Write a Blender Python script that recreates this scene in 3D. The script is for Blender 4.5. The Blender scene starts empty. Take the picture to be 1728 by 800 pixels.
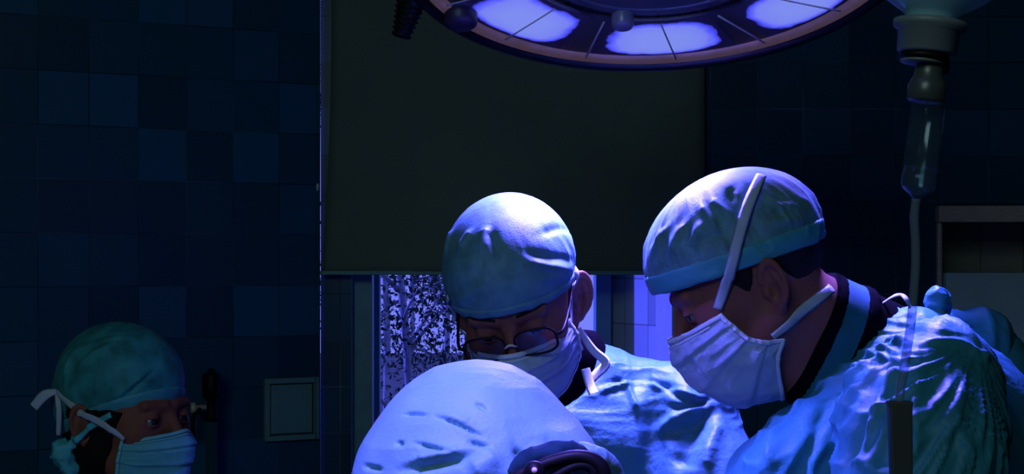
import bpy, bmesh, math, random
import numpy as np
from mathutils import Vector, Matrix

random.seed(7)
rng = np.random.default_rng(7)
scene = bpy.context.scene
COL = scene.collection
R = math.radians

# ------------------------------------------------------------------ camera
FPX, HY, CAMZ = 2400.0, 440.0, 1.65
cam_data = bpy.data.cameras.new('camera')
cam = bpy.data.objects.new('camera', cam_data)
COL.objects.link(cam)
cam.location = (0, 0, CAMZ)
cam.rotation_euler = (R(90), 0, 0)
cam_data.sensor_width = 36
cam_data.lens = 36 * FPX / 1728
cam_data.shift_y = (HY - 400) / 1728
cam_data.clip_start = 0.05
scene.camera = cam
scene.view_settings.view_transform = 'Standard'
scene.view_settings.look = 'None'
scene.view_settings.exposure = 0.0
scene.view_settings.gamma = 1.0
scene.view_settings.use_curve_mapping = False
scene.cycles.max_bounces = 8
scene.cycles.transparent_max_bounces = 16
scene.cycles.sample_clamp_indirect = 4


def W(px, py, y):
    return Vector(((px - 864) / FPX * y, y, CAMZ + (HY - py) / FPX * y))


# ------------------------------------------------------------------ world and lights
world = bpy.data.worlds.new('world')
scene.world = world
world.use_nodes = True
wn = world.node_tree.nodes
wn['Background'].inputs[0].default_value = (0.17, 0.20, 0.95, 1)
wn['Background'].inputs[1].default_value = 1.15

KEY_COL = (0.165, 0.112, 1.0)


def area(name, loc, target, size, power, color, shape='DISK', spread=180):
    d = bpy.data.lights.new(name, 'AREA')
    d.shape = shape
    d.size = size
    d.energy = power
    d.color = color
    d.spread = R(spread)
    o = bpy.data.objects.new(name, d)
    COL.objects.link(o)
    o.location = loc
    o.rotation_euler = (Vector(target) - Vector(loc)).to_track_quat('-Z', 'Y').to_euler()
    return o


LAMP_C = W(1108, -72, 2.10)
LAMP_TILT = R(16.5)
KEY_POWER = 32.0
FILL_POWER = 20.0
# the strong light of the operating lamp's centre cluster
area('operating_light', LAMP_C + Vector((-0.08, -0.06, -0.03)), (0.05, 1.65, 1.0), 0.15, KEY_POWER, KEY_COL, 'DISK', 92)
# added light without a lamp, out of view, to brighten the nearest cap
area('added_light', (-0.15, 0.72, 2.45), (-0.05, 1.24, 1.5), 0.25, 3.6, KEY_COL, 'DISK', 34)
# two pods of the operating lamp whose beams cross towards the shoulders at either side
area('operating_light_pod', LAMP_C + Vector((0.26, -0.05, -0.02)), (0.50, 1.66, 1.5), 0.10, 3.4, KEY_COL, 'DISK', 46)
area('added_light', (-0.62, 1.48, 2.32), (0.36, 1.66, 1.36), 0.10, 0.65, KEY_COL, 'DISK', 15)  # added unseen side beam to brighten the profile surgeon's chest
area('added_light', (-0.15, 0.72, 2.45), (0.1, 1.0, 1.2), 0.25, 0.5, KEY_COL, 'DISK', 170)  # weak wide light added out of view for highlights on the drip
area('operating_light_pod', LAMP_C + Vector((0.10, -0.02, -0.02)), (0.22, 2.0, 1.48), 0.10, 0.8, KEY_COL, 'DISK', 46)
# added fill light without a fixture, unseen, high behind the camera
area('fill_light', (-0.9, -1.2, 3.0), (-0.2, 2.2, 1.3), 1.2, FILL_POWER, (0.66, 1.0, 0.98), 'SQUARE')
sun_d = bpy.data.lights.new('sun', 'SUN')
sun_d.energy = 9.0
sun_d.color = (0.07, 0.08, 1.0)
sun_d.angle = R(2)
sun = bpy.data.objects.new('sun', sun_d)
COL.objects.link(sun)
sun.rotation_euler = Vector((0.80, -0.40, -0.38)).to_track_quat('-Z', 'Y').to_euler()


# ------------------------------------------------------------------ materials
def mat(name, col, rough=0.6, metal=0.0, spec=0.5, var=0.0, scale=30, bump=0.0, bscale=200, sheen=0.0, sss=0.0, stretch=None):
    m = bpy.data.materials.new(name)
    m.use_nodes = True
    nt = m.node_tree
    b = nt.nodes['Principled BSDF']
    b.inputs['Base Color'].default_value = (*col, 1)
    b.inputs['Roughness'].default_value = rough
    b.inputs['Metallic'].default_value = metal
    b.inputs['Specular IOR Level'].default_value = spec
    if sheen:
        b.inputs['Sheen Weight'].default_value = sheen
    if sss:
        b.inputs['Subsurface Weight'].default_value = sss
        b.inputs['Subsurface Radius'].default_value = (0.008, 0.003, 0.002)
    tc = nt.nodes.new('ShaderNodeTexCoord')
    mp = nt.nodes.new('ShaderNodeMapping')
    nt.links.new(tc.outputs['Object'], mp.inputs[0])
    if stretch:
        mp.inputs['Scale'].default_value = stretch
    if var:
        n = nt.nodes.new('ShaderNodeTexNoise')
        n.inputs['Scale'].default_value = scale
        n.inputs['Detail'].default_value = 4
        nt.links.new(mp.outputs[0], n.inputs[0])
        r = nt.nodes.new('ShaderNodeMapRange')
        r.inputs[1].default_value = 0.3
        r.inputs[2].default_value = 0.7
        r.inputs[3].default_value = 1 - var
        r.inputs[4].default_value = 1 + var
        nt.links.new(n.outputs[0], r.inputs[0])
        mx = nt.nodes.new('ShaderNodeVectorMath')
        mx.operation = 'SCALE'
        mx.inputs[0].default_value = col
        nt.links.new(r.outputs[0], mx.inputs['Scale'])
        nt.links.new(mx.outputs[0], b.inputs['Base Color'])
    if bump:
        n2 = nt.nodes.new('ShaderNodeTexNoise')
        n2.inputs['Scale'].default_value = bscale
        n2.inputs['Detail'].default_value = 5
        nt.links.new(mp.outputs[0], n2.inputs[0])
        bp = nt.nodes.new('ShaderNodeBump')
        bp.inputs['Strength'].default_value = bump
        bp.inputs['Distance'].default_value = 0.004
        nt.links.new(n2.outputs[0], bp.inputs['Height'])
        nt.links.new(bp.outputs[0], b.inputs['Normal'])
    return m


def clear_mat(name, tint=(0.9, 0.95, 1.0), ior=1.45, body=0.0, bodycol=(0.6, 0.7, 0.8), rough=0.03):
    m = bpy.data.materials.new(name)
    m.use_nodes = True
    nt = m.node_tree
    nt.nodes.clear()
    out = nt.nodes.new('ShaderNodeOutputMaterial')
    tr = nt.nodes.new('ShaderNodeBsdfTransparent')
    tr.inputs[0].default_value = (*tint, 1)
    gl = nt.nodes.new('ShaderNodeBsdfGlossy')
    gl.inputs['Roughness'].default_value = rough
    lw = nt.nodes.new('ShaderNodeLayerWeight')
    lw.inputs[0].default_value = 0.5
    pw = nt.nodes.new('ShaderNodeMath')
    pw.operation = 'POWER'
    pw.inputs[1].default_value = 4.0
    nt.links.new(lw.outputs['Facing'], pw.inputs[0])
    fr = nt.nodes.new('ShaderNodeMapRange')
    f0 = ((ior - 1) / (ior + 1)) ** 2
    fr.inputs[3].default_value = f0
    fr.inputs[4].default_value = 0.9
    nt.links.new(pw.outputs[0], fr.inputs[0])
    mx = nt.nodes.new('ShaderNodeMixShader')
    nt.links.new(fr.outputs[0], mx.inputs[0])
    nt.links.new(tr.outputs[0], mx.inputs[1])
    nt.links.new(gl.outputs[0], mx.inputs[2])
    last = mx
    if body:
        df = nt.nodes.new('ShaderNodeBsdfDiffuse')
        df.inputs[0].default_value = (*bodycol, 1)
        m2 = nt.nodes.new('ShaderNodeMixShader')
        m2.inputs[0].default_value = body
        nt.links.new(mx.outputs[0], m2.inputs[1])
        nt.links.new(df.outputs[0], m2.inputs[2])
        last = m2
    nt.links.new(last.outputs[0], out.inputs[0])
    return m


def tile_mat(name, tw, th, u0, v0, base, light, grout, rough=0.35):
    """glazed tiles: UV in metres, a random tone per tile, grout lines"""
    m = bpy.data.materials.new(name)
    m.use_nodes = True
    nt = m.node_tree
    L = nt.links.new
    b = nt.nodes['Principled BSDF']
    uv = nt.nodes.new('ShaderNodeUVMap')
    off = nt.nodes.new('ShaderNodeVectorMath')
    off.operation = 'SUBTRACT'
    off.inputs[1].default_value = (u0, v0, 0)
    L(uv.outputs[0], off.inputs[0])
    dv = nt.nodes.new('ShaderNodeVectorMath')
    dv.operation = 'DIVIDE'
    dv.inputs[1].default_value = (tw, th, 1)
    L(off.outputs[0], dv.inputs[0])
    fl = nt.nodes.new('ShaderNodeVectorMath')
    fl.operation = 'FLOOR'
    L(dv.outputs[0], fl.inputs[0])
    wnz = nt.nodes.new('ShaderNodeTexWhiteNoise')
    wnz.noise_dimensions = '2D'
    L(fl.outputs[0], wnz.inputs[0])
    cr = nt.nodes.new('ShaderNodeValToRGB')
    e = cr.color_ramp.elements
    e[0].position = 0.0
    e[0].color = (*[c * 0.72 for c in base], 1)
    e[1].position = 1.0
    e[1].color = (*light, 1)
    k = e.new(0.6)
    k.color = (*base, 1)
    L(wnz.outputs[0], cr.inputs[0])
    fr = nt.nodes.new('ShaderNodeVectorMath')
    fr.operation = 'FRACTION'
    L(dv.outputs[0], fr.inputs[0])
    sp = nt.nodes.new('ShaderNodeSeparateXYZ')
    L(fr.outputs[0], sp.inputs[0])

    def edge(sock, wdt):
        a = nt.nodes.new('ShaderNodeMath')
        a.operation = 'SUBTRACT'
        a.inputs[1].default_value = 0.5
        L(sock, a.inputs[0])
        c = nt.nodes.new('ShaderNodeMath')
        c.operation = 'ABSOLUTE'
        L(a.outputs[0], c.inputs[0])
        g = nt.nodes.new('ShaderNodeMath')
        g.operation = 'GREATER_THAN'
        g.inputs[1].default_value = 0.5 - wdt
        L(c.outputs[0], g.inputs[0])
        return g.outputs[0]
    mxm = nt.nodes.new('ShaderNodeMath')
    mxm.operation = 'MAXIMUM'
    L(edge(sp.outputs[0], 0.010), mxm.inputs[0])
    L(edge(sp.outputs[1], 0.010), mxm.inputs[1])
    nz = nt.nodes.new('ShaderNodeTexNoise')
    nz.inputs['Scale'].default_value = 3.0
    L(uv.outputs[0], nz.inputs[0])
    gc = nt.nodes.new('ShaderNodeMix')
    gc.data_type = 'RGBA'
    gc.inputs[6].default_value = (*[c * 0.35 for c in base], 1)
    gc.inputs[7].default_value = (*grout, 1)
    cg = nt.nodes.new('ShaderNodeMapRange')
    cg.inputs[1].default_value = 0.45
    cg.inputs[2].default_value = 0.65
    L(nz.outputs[0], cg.inputs[0])
    L(cg.outputs[0], gc.inputs[0])
    fin = nt.nodes.new('ShaderNodeMix')
    fin.data_type = 'RGBA'
    L(mxm.outputs[0], fin.inputs[0])
    L(cr.outputs[0], fin.inputs[6])
    L(gc.outputs[2], fin.inputs[7])
    L(fin.outputs[2], b.inputs['Base Color'])
    b.inputs['Roughness'].default_value = rough
    b.inputs['Specular IOR Level'].default_value = 0.25
    bp = nt.nodes.new('ShaderNodeBump')
    bp.inputs['Strength'].default_value = 0.5
    bp.inputs['Distance'].default_value = 0.002
    bp.invert = True
    L(mxm.outputs[0], bp.inputs['Height'])
    L(bp.outputs[0], b.inputs['Normal'])
    return m


M = {}
M['tile_left'] = tile_mat('navy_tile', 0.137, 0.1510, 0.0, 0.0, (0.008, 0.085, 0.150), (0.013, 0.12, 0.25), (0.05, 0.12, 0.17))
M['tile_back'] = tile_mat('navy_tile_window_wall', 0.140, 0.140, W(1590, 0, 4.3).x, W(0, 262, 4.3).z, (0.008, 0.075, 0.130), (0.010, 0.09, 0.17), (0.10, 0.18, 0.28))
M['tile_white'] = tile_mat('white_tile', 0.13, 0.145, 0.02, W(0, 549, 4.45).z, (0.62, 0.66, 0.72), (0.70, 0.74, 0.80), (0.2, 0.2, 0.3))
M['tile_grey'] = tile_mat('grey_tile', 0.14, 0.135, W(1665, 0, 4.6).x, W(0, 405, 4.6).z, (0.42, 0.42, 0.38), (0.48, 0.48, 0.42), (0.04, 0.04, 0.04))
M['frame_grey'] = mat('grey_green_paint', (0.13, 0.33, 0.35), 0.5, var=0.1)
M['frame_white'] = mat('white_paint', (0.75, 0.78, 0.85), 0.4, var=0.05)
M['plain_dark'] = mat('dark_paint', (0.02, 0.04, 0.06), 0.8, var=0.1)
M['floor'] = mat('grey_vinyl', (0.06, 0.08, 0.09), 0.5, var=0.15, scale=6)
M['blind'] = mat('olive_blind_cloth', (0.145, 0.20, 0.145), 0.8, var=0.12, scale=3, bump=0.15, bscale=500, spec=0.2)
M['metal'] = mat('brushed_metal', (0.75, 0.60, 0.50), 0.5, 0.1, var=0.2, scale=20, stretch=(1, 1, 20))
M['cabinet'] = mat('grey_enamel', (0.55, 0.78, 0.92), 0.5, var=0.06, scale=8)
M['black_plastic'] = mat('black_plastic', (0.005, 0.005, 0.005), 0.5, spec=0.15, var=0.1)
M['dark_grey'] = mat('dark_grey_plastic', (0.030, 0.036, 0.038), 0.55, var=0.1)
M['chain'] = mat('bead_chain', (0.03, 0.07, 0.08), 0.6, spec=0.2)
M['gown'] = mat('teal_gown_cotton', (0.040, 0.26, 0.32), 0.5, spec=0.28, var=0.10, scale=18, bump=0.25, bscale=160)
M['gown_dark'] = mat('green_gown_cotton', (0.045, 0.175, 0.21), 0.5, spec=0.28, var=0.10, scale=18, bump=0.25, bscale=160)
M['scrub'] = mat('teal_scrub_cotton', (0.010, 0.12, 0.16), 0.75, spec=0.2, var=0.1, bump=0.1)
M['collar_dark'] = mat('dark_collar_trim', (0.0022, 0.0022, 0.0028), 0.95, spec=0.02, var=0.1)
M['cap'] = mat('teal_cap_fleece', (0.095, 0.25, 0.29), 0.6, spec=0.4, var=0.22, scale=55, bump=0.18, bscale=480)
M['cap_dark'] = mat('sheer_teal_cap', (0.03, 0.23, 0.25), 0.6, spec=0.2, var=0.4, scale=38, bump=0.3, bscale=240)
M['cap_white'] = mat('pale_cap_cloth', (0.14, 0.34, 0.36), 0.6, spec=0.4, var=0.05, scale=30, bump=0.2, bscale=220)
M['band'] = mat('teal_cap_band', (0.05, 0.32, 0.38), 0.55, var=0.10, scale=50, bump=0.15, bscale=240)
M['mask'] = mat('pale_blue_mask', (0.36, 0.50, 0.60), 0.6, spec=0.3, var=0.08, scale=60, bump=0.25, bscale=300)
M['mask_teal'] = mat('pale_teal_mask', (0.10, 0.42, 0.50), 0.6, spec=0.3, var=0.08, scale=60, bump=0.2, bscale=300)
M['binding'] = mat('white_mask_binding', (0.62, 0.70, 0.80), 0.6, bump=0.2, bscale=600)
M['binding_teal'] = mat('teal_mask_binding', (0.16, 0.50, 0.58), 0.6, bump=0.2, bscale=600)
M['tie'] = mat('pale_tie_ribbon', (0.42, 0.50, 0.62), 0.6, spec=0.3, var=0.08, bump=0.2, bscale=400)
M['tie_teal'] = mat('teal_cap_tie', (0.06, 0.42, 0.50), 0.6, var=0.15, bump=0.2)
M['skin'] = mat('skin', (0.215, 0.075, 0.050), 0.6, spec=0.15, var=0.10, scale=40, bump=0.12, bscale=350, sss=0.08)
M['hair'] = mat('dark_hair', (0.008, 0.005, 0.004), 0.6, spec=0.15, var=0.4, scale=60, bump=0.6, bscale=120, stretch=(6, 1, 6))
M['eye_white'] = mat('eye_white', (0.16, 0.15, 0.15), 0.15)
M['iris'] = mat('iris', (0.02, 0.012, 0.010), 0.1)
M['lens'] = clear_mat('spectacle_lens', (0.80, 0.82, 0.85), 1.5)
M['pane'] = clear_mat('window_glass', (0.97, 0.98, 1.0), 1.2)
M['plastic'] = clear_mat('clear_plastic', (0.78, 0.86, 0.93), 1.6, 0.05, (0.2, 0.3, 0.4), 0.14)
M['fluid'] = clear_mat('clear_fluid', (0.75, 0.85, 0.92), 1.33, 0.05, (0.3, 0.4, 0.5), 0.05)
M['bottle'] = clear_mat('milky_bottle', (0.5, 0.6, 0.68), 1.45, 0.55, (0.36, 0.66, 0.74), 0.15)
M['frosted'] = mat('frosted_plastic', (0.13, 0.16, 0.18), 0.5, var=0.1)
M['spike'] = mat('smoky_plastic', (0.045, 0.055, 0.055), 0.35, var=0.1)
M['lamp_body'] = mat('lamp_enamel', (0.10, 0.12, 0.13), 0.4)
M['lamp_rim'] = mat('lamp_black_rim', (0.005, 0.006, 0.008), 0.35)
M['lamp_lip'] = mat('bronze_lip', (0.50, 0.32, 0.27), 0.35, 0.4, var=0.4, scale=14)
M['lamp_glass'] = mat('lamp_centre_glass', (0.25, 0.50, 0.62), 0.2, var=0.15, scale=6)
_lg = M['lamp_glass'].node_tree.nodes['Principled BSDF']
_lg.inputs['Emission Color'].default_value = (0.010, 0.040, 0.085, 1)  # faint glow in place of light falling on the glass
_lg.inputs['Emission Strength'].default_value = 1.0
M['leaf'] = mat('leaf', (0.03, 0.07, 0.045), 0.7, spec=0.1, var=0.5, scale=4)
M['bark'] = mat('pale_bark', (0.34, 0.36, 0.40), 0.8, spec=0.1, var=0.4, scale=12, bump=0.5, bscale=40)
M['ground'] = mat('garden_earth', (0.05, 0.06, 0.04), 0.9, var=0.4, scale=3)
M['gap_shade'] = mat('dark_teal_gap_shade', (0.008, 0.035, 0.045), 0.8, spec=0.1, var=0.3)  # dark tone stands for shade under the cap edge
M['shoe'] = mat('white_clog', (0.4, 0.42, 0.44), 0.5)


# ------------------------------------------------------------------ mesh helpers
def link(name, me, m=None, parent=None, smooth=True):
    o = bpy.data.objects.new(name, me)
    COL.objects.link(o)
    if m is not None and not me.materials:
        me.materials.append(m)
    if smooth and len(me.polygons):
        me.polygons.foreach_set('use_smooth', [True] * len(me.polygons))
    if parent is not None:
        o.parent = parent
        o.matrix_parent_inverse = parent.matrix_basis.inverted()
    return o


def mesh(V, F):
    me = bpy.data.meshes.new('m')
    me.from_pydata([tuple(map(float, v)) for v in V], [], [tuple(int(i) for i in f) for f in F])
    me.validate()
    me.update()
    return me


def obj(name, V, F, m, parent=None, smooth=True):
    return link(name, mesh(V, F), m, parent, smooth)


def tag(o, label=None, cat=None, group=None, kind=None):
    for k, v in (('label', label), ('category', cat), ('group', group), ('kind', kind)):
        if v:
            o[k] = v
    return o


def empty(name, loc):
    o = bpy.data.objects.new(name, None)
    o.empty_display_size = 0.05
    COL.objects.link(o)
    o.location = loc
    return o


class MB:
    def __init__(s):
        s.V, s.F = [], []

    def add(s, V, F):
        n = len(s.V)
        s.V += [tuple(v) for v in V]
        s.F += [tuple(i + n for i in f) for f in F]
        return s

    def box(s, a, b):
        (x0, y0, z0), (x1, y1, z1) = a, b
        return s.add([(x0, y0, z0), (x1, y0, z0), (x1, y1, z0), (x0, y1, z0), (x0, y0, z1), (x1, y0, z1), (x1, y1, z1), (x0, y1, z1)],
                     [(0, 3, 2, 1), (4, 5, 6, 7), (0, 1, 5, 4), (1, 2, 6, 5), (2, 3, 7, 6), (3, 0, 4, 7)])

    def build(s, name, m, parent=None, smooth=False, bevel=0.0):
        o = obj(name, s.V, s.F, m, parent, smooth)
        if bevel:
            md = o.modifiers.new('bevel', 'BEVEL')
            md.width = bevel
            md.segments = 2
            md.limit_method = 'ANGLE'
        return o


def catmull(P, n):
    P = np.asarray([tuple(p) for p in P], float)
    if len(P) == 2:
        t = np.linspace(0, 1, n)[:, None]
        return P[0] * (1 - t) + P[1] * t
    Q = np.vstack([2 * P[0] - P[1], P, 2 * P[-1] - P[-2]])
    t = np.linspace(0, len(P) - 1 - 1e-9, n)
    i = t.astype(int)
    f = (t - i)[:, None]
    a, b, c, d = Q[i], Q[i + 1], Q[i + 2], Q[i + 3]
    return 0.5 * ((2 * b) + (c - a) * f + (2 * a - 5 * b + 4 * c - d) * f ** 2 + (3 * b - a - 3 * c + d) * f ** 3)


def tube(P, rad, n=10, closed=False, res=40):
    P = catmull(list(P) + ([P[0]] if closed else []), res)
    if closed:
        P = P[:-1]
    N = len(P)
    rad = np.interp(np.linspace(0, 1, N), np.linspace(0, 1, len(rad)), rad) if hasattr(rad, '__len__') else np.full(N, rad)
    T = np.gradient(P, axis=0) if not closed else np.roll(P, -1, 0) - np.roll(P, 1, 0)
    T /= np.linalg.norm(T, axis=1)[:, None] + 1e-12
    u = np.cross(T[0], (0.31, 0.2, 0.93))
    V, F = [], []
    for k in range(N):
        u = u - T[k] * np.dot(u, T[k])
        u /= np.linalg.norm(u)
        w = np.cross(T[k], u)
        for j in range(n):
            a = 2 * math.pi * j / n
            V.append(P[k] + rad[k] * (math.cos(a) * u + math.sin(a) * w))
    for k in range(N if closed else N - 1):
        for j in range(n):
            a, b = k * n + j, k * n + (j + 1) % n
            k2 = (k + 1) % N
            F.append((a, b, k2 * n + (j + 1) % n, k2 * n + j))
    if not closed:
        F.append(tuple(range(n))[::-1])
        F.append(tuple((N - 1) * n + j for j in range(n)))
    return V, F


def ribbon(P, Nn, width, thick=0.0012):
    """flat tape along P lying against a surface with normals Nn"""
    P = np.asarray(P)
    Nn = np.asarray(Nn)
    N = len(P)
    T = np.gradient(P, axis=0)
    T /= np.linalg.norm(T, axis=1)[:, None] + 1e-12
    Wd = np.cross(T, Nn)
    Wd /= np.linalg.norm(Wd, axis=1)[:, None] + 1e-12
    wd = np.interp(np.linspace(0, 1, N), np.linspace(0, 1, len(width)), width)[:, None] if hasattr(width, '__len__') else np.full((N, 1), width)
    cs = [(-.5, 0), (-.25, .9), (0, 1.15), (.25, .9), (.5, 0), (.3, -.4), (-.3, -.4)]
    V, F, n = [], [], len(cs)
    for k in range(N):
        for (a, b) in cs:
            V.append(P[k] + Wd[k] * wd[k] * a + Nn[k] * thick * b)
    for k in range(N - 1):
        for j in range(n):
            F.append((k * n + j, k * n + (j + 1) % n, (k + 1) * n + (j + 1) % n, (k + 1) * n + j))
    F.append(tuple(range(n))[::-1])
    F.append(tuple((N - 1) * n + j for j in range(n)))
    return V, F


def lathe(prof, n=32, origin=(0, 0, 0), axis=(0, 0, 1)):
    q = Vector((0, 0, 1)).rotation_difference(Vector(axis).normalized())
    V, F = [], []
    o = Vector(origin)
    for (r, z) in prof:
        for j in range(n):
            a = 2 * math.pi * j / n
            V.append(o + q @ Vector((r * math.cos(a), r * math.sin(a), z)))
    m_ = len(prof)
    for k in range(m_ - 1):
        for j in range(n):
            F.append((k * n + j, k * n + (j + 1) % n, (k + 1) * n + (j + 1) % n, (k + 1) * n + j))
    if prof[0][0] > 1e-6:
        F.append(tuple(range(n))[::-1])
    if prof[-1][0] > 1e-6:
        F.append(tuple((m_ - 1) * n + j for j in range(n)))
    return V, F


def lathe_ring(prof, n=96):
    """closed profile revolved about z: a ring"""
    V, F = [], []
    for (r, z) in prof:
        for j in range(n):
            a = 2 * math.pi * j / n
            V.append((r * math.cos(a), r * math.sin(a), z))
    m_ = len(prof)
    for k in range(m_):
        k2 = (k + 1) % m_
        for j in range(n):
            F.append((k * n + j, k * n + (j + 1) % n, k2 * n + (j + 1) % n, k2 * n + j))
    return V, F


# ------------------------------------------------------------------ distance-field toolkit
def vnoise(p, seed=0):
    p = np.asarray(p, float)
    i = np.floor(p).astype(np.int64)
    f = p - i
    f = f * f * f * (f * (f * 6 - 15) + 10)

    def h(a, b, c):
        n = (a * 374761393 + b * 668265263 + c * 1274126177 + seed * 974711) & 0xffffffff
        n = ((n ^ (n >> 13)) * 1274126177) & 0xffffffff
        n = ((n ^ (n >> 16)) * 2246822519) & 0xffffffff
        return ((n ^ (n >> 15)) & 0xffff) / 65535.0
    x, y, z = i[:, 0], i[:, 1], i[:, 2]
    r = 0
    for dx in (0, 1):
        for dy in (0, 1):
            for dz in (0, 1):
                w = (f[:, 0] if dx else 1 - f[:, 0]) * (f[:, 1] if dy else 1 - f[:, 1]) * (f[:, 2] if dz else 1 - f[:, 2])
                r = r + w * h(x + dx, y + dy, z + dz)
    return r


def ridge(p, seed=0, sharp=2.0):
    return (1 - np.abs(2 * vnoise(p, seed) - 1)) ** sharp


def smin(a, b, k):
    h = np.clip(0.5 + 0.5 * (b - a) / k, 0, 1)
    return b + (a - b) * h - k * h * (1 - h)


def smax(a, b, k):
    return -smin(-a, -b, k)


def ell(P, c, r):
    q = P - np.asarray(c, float)
    r = np.asarray(r, float)
    k0 = np.sqrt(((q / r) ** 2).sum(1)) + 1e-9
    k1 = np.sqrt(((q / r ** 2) ** 2).sum(1)) + 1e-9
    return k0 * (k0 - 1) / k1


def sph(P, c, r):
    q = P - np.asarray(c, float)
    return np.sqrt((q * q).sum(1)) - r


def cap(P, a, b, r1, r2=None):
    a, b = np.asarray(a, float), np.asarray(b, float)
    r2 = r1 if r2 is None else r2
    ba = b - a
    q = P - a
    h = np.clip((q @ ba) / (ba @ ba), 0, 1)
    d = q - h[:, None] * ba
    return np.sqrt((d * d).sum(1)) - (r1 + (r2 - r1) * h)


def axis_pts(lo, hi, fine_lo, fine_hi, df, dc):
    """grid coordinates: fine inside, growing steps outside"""
    pts = list(np.arange(fine_lo, fine_hi, df))
    s, x, lo_list = df, fine_lo, []
    while x > lo:
        s = min(s * 1.15, dc)
        x -= s
        lo_list.append(x)
    s, x = df, pts[-1]
    hi_list = []
    while x < hi:
        s = min(s * 1.15, dc)
        x += s
        hi_list.append(x)
    return np.array(lo_list[::-1] + pts + hi_list)


def surface_nets(f, X, Y, Z):
    nx, ny, nz = len(X), len(Y), len(Z)
    G = np.empty((nx, ny, nz), np.float32)
    step = max(1, 400000 // (ny * nz))
    YY, ZZ = np.meshgrid(Y, Z, indexing='ij')
    yz = np.stack([YY.ravel(), ZZ.ravel()], 1)
    for i in range(0, nx, step):
        xs = X[i:i + step]
        P = np.empty((len(xs), ny * nz, 3))
        P[:, :, 0] = xs[:, None]
        P[:, :, 1:] = yz[None]
        G[i:i + step] = f(P.reshape(-1, 3)).reshape(len(xs), ny, nz)
    G[0], G[-1] = np.maximum(G[0], 1e-4), np.maximum(G[-1], 1e-4)
    G[:, 0], G[:, -1] = np.maximum(G[:, 0], 1e-4), np.maximum(G[:, -1], 1e-4)
    G[:, :, 0], G[:, :, -1] = np.maximum(G[:, :, 0], 1e-4), np.maximum(G[:, :, -1], 1e-4)
    ins = G < 0
    cnt = np.zeros((nx - 1, ny - 1, nz - 1), np.int8)
    offs = [(a, b, c) for a in (0, 1) for b in (0, 1) for c in (0, 1)]
    for a, b, c in offs:
        cnt += ins[a:nx - 1 + a, b:ny - 1 + b, c:nz - 1 + c]
    ii, jj, kk = np.nonzero((cnt > 0) & (cnt < 8))
    ids = -np.ones((nx - 1, ny - 1, nz - 1), np.int64)
    ids[ii, jj, kk] = np.arange(len(ii))
    acc = np.zeros((len(ii), 3))
    num = np.zeros(len(ii))
    C = {o: G[ii + o[0], jj + o[1], kk + o[2]] for o in offs}
    for o in offs:
        for ax in range(3):
            if o[ax] == 0:
                o2 = tuple(1 if q == ax else o[q] for q in range(3))
                fa, fb = C[o], C[o2]
                cr = (fa < 0) != (fb < 0)
                t = np.where(cr, fa / np.where(cr, fa - fb, 1), 0)
                for q in range(3):
                    acc[:, q] += np.where(cr, o[q] + (t if q == ax else 0), 0)
                num += cr
    acc /= num[:, None]
    gi = acc + np.stack([ii, jj, kk], 1)
    V = np.stack([np.interp(gi[:, 0], np.arange(nx), X), np.interp(gi[:, 1], np.arange(ny), Y), np.interp(gi[:, 2], np.arange(nz), Z)], 1)
    F = []
    A = ins[:-1, 1:-1, 1:-1] != ins[1:, 1:-1, 1:-1]
    i, j, k = np.nonzero(A)
    j, k = j + 1, k + 1
    q = np.stack([ids[i, j - 1, k - 1], ids[i, j, k - 1], ids[i, j, k], ids[i, j - 1, k]], 1)
    fl = ins[i, j, k]
    F.append(np.where(fl[:, None], q, q[:, ::-1]))
    A = ins[1:-1, :-1, 1:-1] != ins[1:-1, 1:, 1:-1]
    i, j, k = np.nonzero(A)
    i, k = i + 1, k + 1
    q = np.stack([ids[i - 1, j, k - 1], ids[i - 1, j, k], ids[i, j, k], ids[i, j, k - 1]], 1)
    fl = ins[i, j, k]
    F.append(np.where(fl[:, None], q, q[:, ::-1]))
    A = ins[1:-1, 1:-1, :-1] != ins[1:-1, 1:-1, 1:]
    i, j, k = np.nonzero(A)
    i, j = i + 1, j + 1
    q = np.stack([ids[i - 1, j - 1, k], ids[i, j - 1, k], ids[i, j, k], ids[i - 1, j, k]], 1)
    fl = ins[i, j, k]
    F.append(np.where(fl[:, None], q, q[:, ::-1]))
    return V, np.vstack(F)


def np_mesh(V, F):
    me = bpy.data.meshes.new('m')
    V = np.asarray(V, np.float32)
    F = np.asarray(F, np.int32)
    me.vertices.add(len(V))
    me.vertices.foreach_set('co', V.ravel())
    me.loops.add(F.size)
    me.loops.foreach_set('vertex_index', F.ravel())
    me.polygons.add(len(F))
    me.polygons.foreach_set('loop_start', np.arange(0, F.size, 4, dtype=np.int32))
    me.polygons.foreach_set('loop_total', np.full(len(F), 4, np.int32))
    me.update(calc_edges=True)
    me.validate()
    return me


def grad(f, P, e=0.002):
    P = np.asarray(P, float)
    g = np.stack([f(P + np.eye(3)[k] * e) - f(P - np.eye(3)[k] * e) for k in range(3)], 1)
    return g / (np.linalg.norm(g, axis=1)[:, None] + 1e-12)


def hit(f, px, py, y0=0.9, y1=2.9):
    """where the sight line through a pixel meets a surface, else its closest approach"""
    ys = np.linspace(y0, y1, 1600)
    P = np.stack([(px - 864) / FPX * ys, ys, CAMZ + (HY - py) / FPX * ys], 1)
    d = f(P)
    n = np.nonzero(d < 0)[0]
    return P[n[0]] if len(n) else P[np.argmin(d)]


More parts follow.
